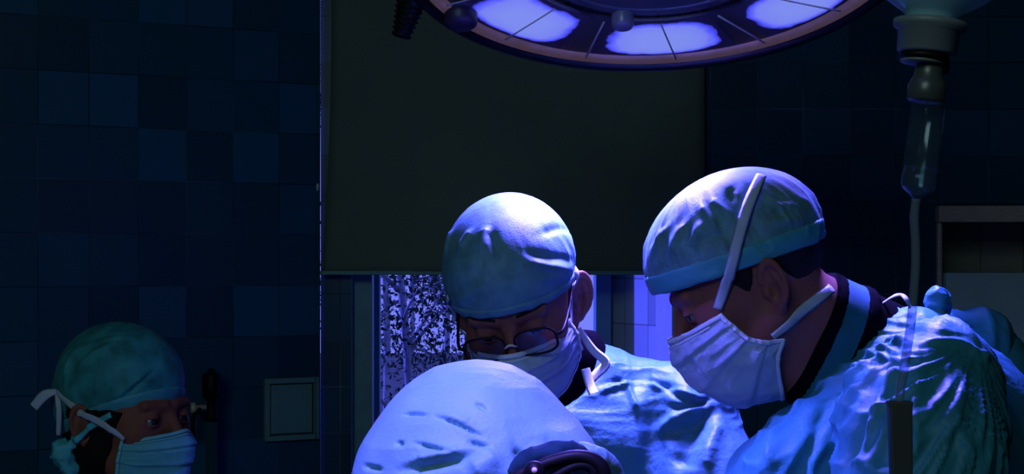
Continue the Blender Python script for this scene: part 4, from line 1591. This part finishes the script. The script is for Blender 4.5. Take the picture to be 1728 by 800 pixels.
# ---------------------------------------------------------------- bespectacled surgeon facing the camera
def surgeon_glasses():
    h = Head(W(871, 496, 1.90), -5, 31, -12, lid=(-.006, -.001), ear=(.0765, .018, -.028), flare=42, escale=1.0)
    nb = W(885, 600, 2.08)
    sl, sr = W(1165, 702, 2.0), W(695, 778, 2.0)
    skin_parts = [h.sdf, capf(h.w((0, .03, -.06)), nb, .048, .056),
                  capf(nb, W(940, 1250, 2.15), .09, .13), capf(W(960, 680, 2.06), sl, .05, .045), capf(W(890, 680, 2.06), sr, .05, .045)]
    el_l, wr_l = W(1140, 990, 1.93), W(950, 1015, 1.76)
    el_r, wr_r = W(640, 1000, 1.86), W(880, 1020, 1.66)
    for a, b, c in ((sl, el_l, wr_l), (sr, el_r, wr_r)):
        skin_parts += [capf(a, b, .048, .040), capf(b, c, .040, .028)]
    lg = legs(nb.x, 2.18, .11, 0)
    for a, b in lg:
        skin_parts.append(capf(a, b, .075, .045))
    f_skin = union(skin_parts, .022)
    hands = [(wr_l, (-.9, -.4, -.1), (0, 0, 1), -1), (wr_r, (.9, -.4, -.1), (0, 0, 1), 1)]
    root = skin_body('person', f_skin, h, (-.40, 1.4, 0), (.50, 2.5, 1.85), hands)
    tag(root, 'surgeon in glasses and mask looking down, facing the camera under the lamp', 'person')
    for sx in (1, -1):
        eye_obj(h, sx, root)
        brow_obj(h, f_skin, sx, root)
    c, r = (0, .010, .042), (.088, .112, .089)
    ftest = lambda P: ell(h.loc(P), c, r)
    folds = []
    for pxs, w_, a_ in (
        ([(752, 432), (758, 405), (765, 385)], .005, .004), ([(772, 428), (785, 405), (800, 385)], .006, .004),
        ([(812, 430), (818, 400), (822, 380)], .007, .005), ([(845, 440), (832, 410), (828, 385)], .006, -.004),
        ([(885, 440), (915, 455), (965, 455)], .005, .004), ([(880, 425), (920, 440), (968, 440)], .005, -.003),
        ([(875, 498), (915, 500), (950, 482)], .004, .003), ([(900, 470), (930, 472), (965, 462)], .004, .003),
        ([(770, 520), (800, 490), (830, 470)], .006, .003), ([(905, 400), (935, 385), (960, 390)], .006, -.003)):
        folds.append((path_on(ftest, pxs, 0, 12)[0], w_, a_))

    def dsp(p, th, hh, V):
        env = np.clip((.10 - hh) / .06, 0.1, 1)
        g = ridge(np.stack([th * 5, hh * 10, th * 0 + 8.5], 1), 15, 1.8) - .45
        g2 = ridge(np.stack([th * 9, hh * 35, th * 0 + 2.5], 1), 16, 1.6) - .45
        return .0026 * env * g + .0012 * env * g2 + fold_disp(V, folds)
    co, bo, fcap, fband = cap_obj(h, root, M['cap'], M['cap'], c, r, (-.112, .034), (.113, -.020), .012, dsp, None, ((.097, .020, -.020), (.030, .030, .050)))
    mo, cn = mask_obj(h, MASK_NET, root, M['mask'], M['binding'], 3, 33, .0028)
    fall = lambda P: np.minimum(np.minimum(fcap(P), fband(P)), f_skin(P))
    ribbon_on('mask_tie', fall, [(957, 588), (959, 550), (962, 500), (966, 455)], [.011, .014, .014], M['binding'], mo, .003, 40)
    ribbon_on('mask_tie', fall, [(795, 590), (778, 560), (768, 530), (760, 500)], [.006, .008, .008], M['tie'], mo, .003, 40)
    # loose loop of lower tie beside the cheek
    free_ribbon('mask_tie', [W(975, 555, 1.90), W(1000, 590, 1.91), W(1022, 612, 1.92), W(1006, 632, 1.91), W(990, 648, 1.90)], (0, -1, .2), [.010, .013, .012], M['binding'], mo)
    free_ribbon('mask_tie', [W(988, 622, 1.90), W(996, 650, 1.89), W(1002, 664, 1.88)], (0, -1, .2), [.012, .014], M['binding'], mo)
    # glasses
    gl = empty('glasses', h.w((0, -.11, -.006)))
    gl.parent = root
    gl.matrix_parent_inverse = root.matrix_basis.inverted()
    gl.location = Vector(h.w((0, -.11, -.006)))
    for sx in (1, -1):
        ring, inner = [], []
        for k in range(28):
            a = 2 * math.pi * k / 28
            ex = math.copysign(abs(math.cos(a)) ** .65, math.cos(a)) * .027
            ez = math.copysign(abs(math.sin(a)) ** .65, math.sin(a)) * .0185
            x = .0335 + ex
            y = -.117 + .10 * max(0, x - .015) ** 1.2 * .9
            ring.append(h.w((sx * x, y, -.005 + ez)))
        V, F = tube(ring, .0016, 8, True, 70)
        ro = obj('lens_rim', V, F, M['black_plastic'], root)
        ro.parent = gl
        ro.matrix_parent_inverse = (root.matrix_basis @ gl.matrix_parent_inverse @ gl.matrix_basis).inverted() if False else Matrix.Translation(gl.location).inverted()
        cc = np.mean(ring, axis=0) + h.m @ np.array((0, -.0015, 0))
        V = list(ring) + [cc] + [np.array(p) + h.m @ np.array((0, .0012, 0)) for p in ring] + [cc + h.m @ np.array((0, .0012, 0))]
        n = len(ring)
        F = []
        for k in range(n):
            F += [(k, (k + 1) % n, n), (n + 1 + (k + 1) % n, n + 1 + k, 2 * n + 1)]
        lo = obj('lens', V, F, M['lens'], root)
        lo.parent = gl
        lo.matrix_parent_inverse = Matrix.Translation(gl.location).inverted()
        V, F = tube([h.w((sx * .0605, -.110, -.004)), h.w((sx * .0695, -.100, -.002)), h.w((sx * .0755, -.05, -.001)), h.w((sx * .0785, .000, .002)), h.w((sx * .079, .018, -.006)), h.w((sx * .077, .03, -.022))],
                    [.0022, .0022, .0018, .0018, .002, .002], 8)
        to = obj('temple', V, F, M['black_plastic'], root)
        to.parent = gl
        to.matrix_parent_inverse = Matrix.Translation(gl.location).inverted()
    V, F = tube([h.w((-.0075, -.117, -.006)), h.w((0, -.119, -.002)), h.w((.0075, -.117, -.006))], .0016, 8, res=12)
    bo_ = obj('bridge', V, F, M['metal'], root)
    bo_.parent = gl
    bo_.matrix_parent_inverse = Matrix.Translation(gl.location).inverted()
    # scrub collar inside the gown neck
    ca = np.array(W(945, 612, 2.04))
    f_scr = lambda P: smax(cap(P, ca, ca + np.array((.0, .05, -.12)), .070, .12), P[:, 2] - (CAMZ + (HY - 560) / FPX * 2.0), .004)
    so = cloth('scrub_shirt', f_scr, [np.arange(ca[0] - .16, ca[0] + .16, .006), np.arange(1.88, 2.26, .006), np.arange(1.30, 1.60, .006)], M['collar_dark'], root)
    # gown
    g = [capf(W(965, 652, 2.05), W(1150, 690, 2.03), .068, .055), capf(W(905, 680, 2.05), W(715, 770, 2.02), .065, .060),
         capf(sl, W(1200, 830, 1.95), .066, .068), capf(W(1200, 830, 1.95), el_l, .068, .065), capf(el_l, wr_l, .062, .045),
         capf(sr, W(660, 880, 1.93), .066, .068), capf(W(660, 880, 1.93), el_r, .068, .065), capf(el_r, wr_r, .062, .045),
         capf(W(935, 740, 2.07), W(940, 1250, 2.14), .13, .17), capf(W(1030, 760, 2.02), W(1050, 1000, 2.05), .08, .12),
         capf(W(940, 1250, 2.14), (nb.x, 2.16, .35), .17, .20)]
    gu = union(g, .045)
    nk0 = np.array(W(912, 600, 1.98))

    def f_gown(P):
        d = gu(P)
        d = smax(d, -cap(P, nk0, np.array(W(925, 560, 2.10)), .078, .068), .008)
        return smax(d, .30 - P[:, 2], .02)
    GF = []
    for pxs, w_, a_ in (
        ([(1020, 620), (1060, 610), (1130, 630)], .004, .005), ([(1010, 650), (1060, 632), (1110, 636), (1150, 660)], .004, -.006),
        ([(1000, 668), (1040, 650), (1080, 645)], .004, .006), ([(1055, 640), (1065, 670), (1075, 700)], .004, .007),
        ([(1110, 645), (1140, 665), (1165, 680)], .005, -.009), ([(1125, 690), (1165, 690), (1205, 672)], .005, -.009),
        ([(1080, 645), (1120, 650), (1150, 672), (1200, 680)], .004, .006), ([(1100, 730), (1150, 705), (1200, 685)], .009, .009),
        ([(1120, 740), (1160, 715), (1210, 690)], .010, -.008), ([(1190, 690), (1160, 750), (1140, 800)], .016, -.014),
        ([(1115, 645), (1105, 700), (1100, 800)], .016, -.006), ([(1085, 640), (1075, 700), (1070, 800)], .012, .006),
        ([(1215, 700), (1195, 760), (1190, 800)], .01, .008)):
        GF.append((path_on(f_gown, pxs, 0, 16)[0], w_, a_))

    def gd_(V):
        env = np.clip((V[:, 2] - .5) / .3, 0, 1)
        topz = np.clip((V[:, 2] - 1.40) / .06, .25, 1)
        return env * (gown_noise(V, 10, 18, 40, 71, .0050) * topz + gown_noise(V, 24, 8, 7, 77, .0028)) + fold_disp(V, GF)
    axg = [axis_pts(-.45, .55, .02, .34, .0032, .025), axis_pts(1.5, 2.5, 1.88, 2.14, .0042, .03), axis_pts(.2, 1.66, 1.36, 1.58, .0032, .03)]
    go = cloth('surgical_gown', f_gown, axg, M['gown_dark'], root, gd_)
    shoes(root, lg, (0, -1, 0))
    return root


# ---------------------------------------------------------------- assistant at the tiled wall
def assistant():
    h = Head(W(215, 696, 2.25), 59, 3, 0, lid=(-.0058, .0022), brow=.006, crease=0)
    nb = W(178, 850, 2.30)
    lat = Vector((math.cos(R(59)), math.sin(R(59)), 0))
    fwd = Vector((math.sin(R(59)), -math.cos(R(59)), 0))
    ch_ = nb + Vector((0, 0, -.06))
    sn, sf = ch_ - lat * .15 - Vector((0, 0, .02)), ch_ + lat * .15 - Vector((0, 0, .02))
    hip = Vector((nb.x, nb.y, .88))
    skin_parts = [h.sdf, capf(h.w((0, .028, -.06)), nb, .050, .056), capf(nb, ch_ + Vector((0, 0, -.12)), .06, .09), capf(sn, sf, .045), capf(ch_ + Vector((0, 0, -.12)), hip, .09, .11)]
    hands = []
    arms = []
    for s_, sd in ((sn, -1), (sf, 1)):
        e = s_ + Vector((0, 0, -.27)) + lat * sd * .03
        w_ = e + fwd * .20 - lat * sd * .08 + Vector((0, 0, -.02))
        arms.append((s_, e, w_))
        skin_parts += [capf(s_, e, .040, .034), capf(e, w_, .034, .025)]
        hands.append((w_, tuple(fwd - lat * sd * .4), (0, 0, 1), sd))
    lg = [((hip.x + lat.x * .09 * q, hip.y + lat.y * .09 * q, .86), (hip.x + lat.x * .10 * q, hip.y + lat.y * .10 * q, .07)) for q in (-1, 1)]
    for a, b in lg:
        skin_parts.append(capf(a, b, .07, .042))
    f_skin = union(skin_parts, .022)
    root = skin_body('person', f_skin, h, (-1.05, 1.85, 0), (-.2, 2.85, 1.65), hands)
    tag(root, 'masked assistant in a sheer teal cap with tied bow, standing by the tiled wall', 'person')
    for sx in (1, -1):
        eye_obj(h, sx, root)

    def f_hair(P):
        p = h.loc(P)
        d = ell(p, (0, 0.018, 0.026), (0.080, 0.103, 0.092))
        d = smin(d, ell(p, (0, .070, -.065), (.058, .045, .055)), .03)
        keep = np.maximum(-(p[:, 1] - .004 - .25 * np.clip(-p[:, 2], 0, .1)), -(p[:, 2] + .12))
        d = smax(d, keep, .006)
        d2 = np.maximum(ell(p, (0, 0.010, 0.03), (0.079, 0.099, 0.092)), np.maximum(np.abs(p[:, 1] + .022) - .016, -(p[:, 2] + .030)))
        d = np.minimum(d, d2)
        ax_ = np.abs(p[:, 0])
        side = np.maximum(np.maximum(f_skin(P) - .0055, -(p[:, 1] + .040 + .35 * (p[:, 2] + .03))), np.maximum(p[:, 2] - .01, -(p[:, 2] + .135)))
        d = smin(d, side, .006)
        for sx in (1, -1):
            d = smax(d, -ell(p, (sx * .086, .016, -.020), (.024, .020, .034)), .004)
        return d
    o = h.o
    cloth('hair', f_hair, [np.arange(o[k] - .16, o[k] + .16, .0034) for k in range(3)], M['hair'], root,
          lambda V: .003 * (ridge(h.loc(V) * np.array((120, 25, 60)), 3, 1) - .5))
    c, r = (0, .020, .048), (.086, .112, .094)
    ex = [lambda p: ell(p, (0, .080, .002), (.062, .048, .060))]
    ftest = lambda P: smin(ell(h.loc(P), c, r), ex[0](h.loc(P)), .03)
    folds = []
    for pxs, w_, a_ in (
        ([(120, 640), (150, 600), (210, 575)], .005, .004), ([(112, 650), (115, 610), (140, 580)], .006, .005),
        ([(160, 700), (210, 660), (260, 620)], .004, .006), ([(175, 690), (220, 665), (265, 620)], .004, -.005),
        ([(180, 705), (240, 650), (255, 640)], .004, .004), ([(120, 600), (160, 580), (240, 572)], .005, .003)):
        folds.append((path_on(ftest, pxs, 0, 14)[0], w_, a_))

    def dsp(p, th, hh, V):
        env = np.clip((.12 - hh) / .06, 0.2, 1)
        g = ridge(np.stack([th * 4, hh * 9, th * 0 + 8.5], 1), 25, 1.8) - .45
        return .0035 * env * g + fold_disp(V, folds)
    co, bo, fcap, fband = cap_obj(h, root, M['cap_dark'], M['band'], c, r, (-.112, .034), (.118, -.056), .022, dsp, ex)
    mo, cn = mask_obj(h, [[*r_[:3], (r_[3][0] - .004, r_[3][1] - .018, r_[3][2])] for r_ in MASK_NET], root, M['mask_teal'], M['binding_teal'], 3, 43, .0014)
    fall = lambda P: np.minimum(np.minimum(np.minimum(fcap(P), fband(P)), f_skin(P)), f_hair(P))
    P_, N_ = path_on(fall, [(212, 741), (190, 724), (150, 700), (120, 680), (100, 660)], .004, 40)
    V, F = ribbon(P_, N_, [.008, .013, .013, .010], .0012)
    obj('mask_tie', V, F, M['tie'], mo)
    # bow ends of the tie and the cap's own knot
    e0 = Vector(P_[-1])
    free_ribbon('mask_tie', [e0, e0 + (W(78, 665, 2.25) - W(98, 658, 2.25)), e0 + (W(60, 685, 2.25) - W(98, 658, 2.25))], (.2, -1, .3), [.010, .019, .017], M['tie'], mo)
    free_ribbon('mask_tie', [e0, e0 + Vector((.004, 0, -.03)), e0 + Vector((.0, .01, -.07))], (.2, -1, .0), [.008, .010, .008], M['tie'], mo)
    kx = hit(fall, 112, 742)
    kn = Vector((W(106, 764, 2.24)))

    def f_kn(P):
        d = ell(P, tuple(kn), (.018, .018, .022))
        d = smin(d, cap(P, tuple(kn), tuple(W(122, 790, 2.24)), .012, .015), .01)
        return smin(d, cap(P, tuple(kn), tuple(W(128, 742, 2.23)), .010, .008), .008)
    cloth('cap_tie', f_kn, [np.arange(kn.x - .06, kn.x + .06, .0025), np.arange(kn.y - .05, kn.y + .05, .0025), np.arange(kn.z - .07, kn.z + .05, .0025)], M['tie_teal'], co,
          lambda V: .006 * (ridge(V * 60, 3, 1.5) - .45))
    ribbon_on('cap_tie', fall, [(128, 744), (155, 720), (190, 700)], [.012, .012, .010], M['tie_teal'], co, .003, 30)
    V, F = lathe([(0, -.003), (.0025, -.002), (.003, 0), (.0025, .002), (0, .003)], 10, Vector(hit(f_skin, 170, 760)) + Vector((0, -.002, 0)))
    obj('earring', V, F, M['metal'], root)
    g = [capf(sn, sf, .062), capf(ch_ + Vector((0, 0, -.10)), hip, .12, .15), capf(hip, (hip.x, hip.y, .35), .15, .18)]
    for s_, e, w_ in arms:
        g += [capf(s_, e, .060, .055), capf(e, w_, .052, .040)]
    gu = union(g, .04)
    f_gown = lambda P: smax(smax(gu(P), -cap(P, tuple(nb + Vector((0, 0, .02))), tuple(nb + Vector((0, 0, .12))), .072, .09), .008), .30 - P[:, 2], .02)
    cloth('surgical_gown', f_gown, [axis_pts(-1.1, -.1, -.85, -.45, .012, .02), axis_pts(1.8, 2.9, 2.1, 2.5, .012, .02), axis_pts(.2, 1.5, 1.0, 1.4, .012, .03)], M['gown'], root,
          lambda V: gown_noise(V, 10, 10, 4, 88, .006))
    shoes(root, lg, fwd)
    return root


# ---------------------------------------------------------------- nearest figure, bent low under the lamp
def nearest():
    h = Head(W(775, 880, 1.27), 78, 30, 4, lid=(-.006, .0))
    nb = W(640, 980, 1.28)
    lat = Vector((math.cos(R(78)), math.sin(R(78)), 0))
    fwd = Vector((math.sin(R(78)), -math.cos(R(78)), 0))
    ch_ = nb + Vector((-.08, 0, -.08))
    sn, sf = ch_ - lat * .17, ch_ + lat * .17
    hip = Vector((nb.x - .22, nb.y, .90))
    skin_parts = [h.sdf, capf(h.w((0, .03, -.06)), nb, .056, .064), capf(nb, ch_, .07, .10), capf(sn, sf, .05), capf(ch_, hip, .11, .13)]
    hands, arms = [], []
    for s_, sd in ((sn, -1), (sf, 1)):
        e = s_ + Vector((.06, 0, -.27)) + lat * sd * .02
        w_ = e + fwd * .24 - lat * sd * .05
        arms.append((s_, e, w_))
        skin_parts += [capf(s_, e, .045, .038), capf(e, w_, .038, .027)]
        hands.append((w_, tuple(fwd - lat * sd * .3), (0, 0, 1), sd))
    lg = [((hip.x + lat.x * .10 * q, hip.y + lat.y * .10 * q, .86), (hip.x + lat.x * .11 * q, hip.y + lat.y * .11 * q, .07)) for q in (-1, 1)]
    for a, b in lg:
        skin_parts.append(capf(a, b, .075, .045))
    f_skin = union(skin_parts, .022)
    root = skin_body('person', f_skin, h, (-.75, .85, 0), (.35, 1.7, 1.65), hands)
    tag(root, 'person bent low in the foreground, brightly lit pale cap with black goggles strap', 'person')
    for sx in (1, -1):
        eye_obj(h, sx, root)
        brow_obj(h, f_skin, sx, root)
    # cap form, laid out in the world around the head
    cc = tuple(W(803, 838, 1.26))
    def form(P):
        d = ell(P, cc, (.1045, .105, .121))
        d = smin(d, ell(P, tuple(W(655, 805, 1.27)), (.020, .05, .03)), .03)
        return smin(d, ell(P, tuple(W(945, 775, 1.22)), (.028, .05, .022)), .03)
    p0 = np.array(W(900, 792, 1.26))
    nn = np.array((-.45, -.05, .90))
    nn /= np.linalg.norm(nn)
    f_cap = lambda P: smax(form(P), -((P - p0) @ nn) - .012, .006)
    folds = []
    for pxs, w_, a_ in (
        ([(678, 700), (700, 698), (722, 701)], .0014, -.0045), ([(734, 704), (770, 714), (795, 726), (814, 738)], .0014, -.0055),
        ([(735, 698), (770, 706), (798, 718)], .005, .002),
        ([(668, 748), (682, 750)], .0020, -.005), ([(698, 748), (720, 754), (740, 760), (765, 765)], .0018, -.0055),
        ([(790, 746), (808, 750), (826, 756)], .0018, -.0055), ([(803, 679), (812, 686), (822, 694)], .0016, -.004),
        ([(612, 786), (630, 790), (645, 793)], .0020, -.005), ([(672, 794), (720, 791), (760, 782), (800, 768)], .0042, -.011),
        ([(690, 784), (740, 773), (796, 761)], .006, .007), ([(868, 752), (878, 772), (882, 795)], .0035, -.007),
        ([(845, 765), (815, 785), (790, 800)], .010, .007),
        ([(905, 742), (945, 752), (975, 752)], .006, -.004), ([(905, 762), (912, 785), (915, 798)], .005, .006)):
        folds.append((path_on(f_cap, pxs, 0, 12, .9, 1.6)[0], w_, a_))
    o = np.array(W(800, 790, 1.26))
    axs = [np.arange(o[0] - .14, o[0] + .16, .0016), np.arange(o[1] - .13, o[1] + .14, .002), np.arange(o[2] - .07, o[2] + .12, .0016)]
    co = cloth('surgical_cap', f_cap, axs, M['cap_white'], root,
               lambda V: fold_disp(V, folds) + gown_noise(V, 16, 16, 26, 93, .0018))
    # rolled edge of the cap over the temple
    rimp = [W(975, 752, 1.20), W(992, 758, 1.19), W(1010, 768, 1.19), W(1028, 782, 1.20), W(1038, 802, 1.21), W(1040, 825, 1.21)]
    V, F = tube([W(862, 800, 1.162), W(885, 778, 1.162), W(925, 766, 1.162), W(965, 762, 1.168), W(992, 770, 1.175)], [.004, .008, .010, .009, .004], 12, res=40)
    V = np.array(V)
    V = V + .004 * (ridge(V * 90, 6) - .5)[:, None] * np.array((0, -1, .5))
    obj('cap_gap_shade', V, F, M['gap_shade'], co)  # dark strip painting the shaded gap between cap edge and goggles
    V, F = tube(rimp, [.004, .006, .007, .008, .008, .008], 12, res=60)
    V = np.array(V)
    V = V + .003 * (ridge(V * 70, 5) - .5)[:, None] * np.array((0, -1, .5))
    obj('cap_edge', V, F, M['cap_white'], co)
    # black goggles: two curved tubes of the frame, with its hinge
    gg = bpy.data.objects.new('goggles', None)
    COL.objects.link(gg)
    gg.parent = root
    def gobj(name, VF, m):
        ob = obj(name, VF[0], VF[1], m)
        ob.parent = gg
        return ob
    yg = 1.145
    gobj('goggles_frame', tube([W(862, 812, yg), W(885, 797, yg), W(925, 781, yg), W(965, 771, yg), W(995, 774, yg), (W(1014, 788, yg)), W(1018, 806, yg), W(1005, 824, yg)],
                       [.005, .005, .0052, .0056, .006, .0065, .006, .005], 12), M['black_plastic'])
    gobj('goggles_rim', tube([W(915, 820, yg), W(945, 799, yg), W(972, 786, yg), W(992, 786, yg), W(1002, 796, yg), W(998, 812, yg), W(980, 826, yg)], [.0035, .004, .0045, .005, .005, .0045, .004], 10), M['black_plastic'])
    gobj('goggles_hinge', lathe([(0, -.008), (.007, -.007), (.009, 0), (.007, .007), (0, .008)], 16, W(902, 796, yg - .008), (0, -1, .3)), M['black_plastic'])
    gobj('hinge_screw', lathe([(0, 0), (.0028, 0), (.002, .002), (0, .0024)], 12, W(902, 794, yg - .0165), (0, -1, .3)), M['metal'])
    mo, cn = mask_obj(h, MASK_NET, root, M['mask'], M['binding'], 3, 53, .0016)
    g = [capf(sn, sf, .068), capf(ch_, hip, .135, .16), capf(hip, (hip.x, hip.y, .35), .16, .19)]
    for s_, e, w_ in arms:
        g += [capf(s_, e, .064, .058), capf(e, w_, .056, .042)]
    gu = union(g, .04)
    f_gown = lambda P: smax(gu(P), .30 - P[:, 2], .02)
    cloth('surgical_gown', f_gown, [axis_pts(-.9, .3, -.4, .1, .012, .02), axis_pts(.8, 1.75, 1.0, 1.5, .012, .02), axis_pts(.2, 1.6, 1.0, 1.4, .012, .03)], M['gown'], root,
          lambda V: gown_noise(V, 10, 10, 4, 98, .006))
    shoes(root, lg, fwd)
    return root


surgeon_profile()
surgeon_glasses()
assistant()
nearest()
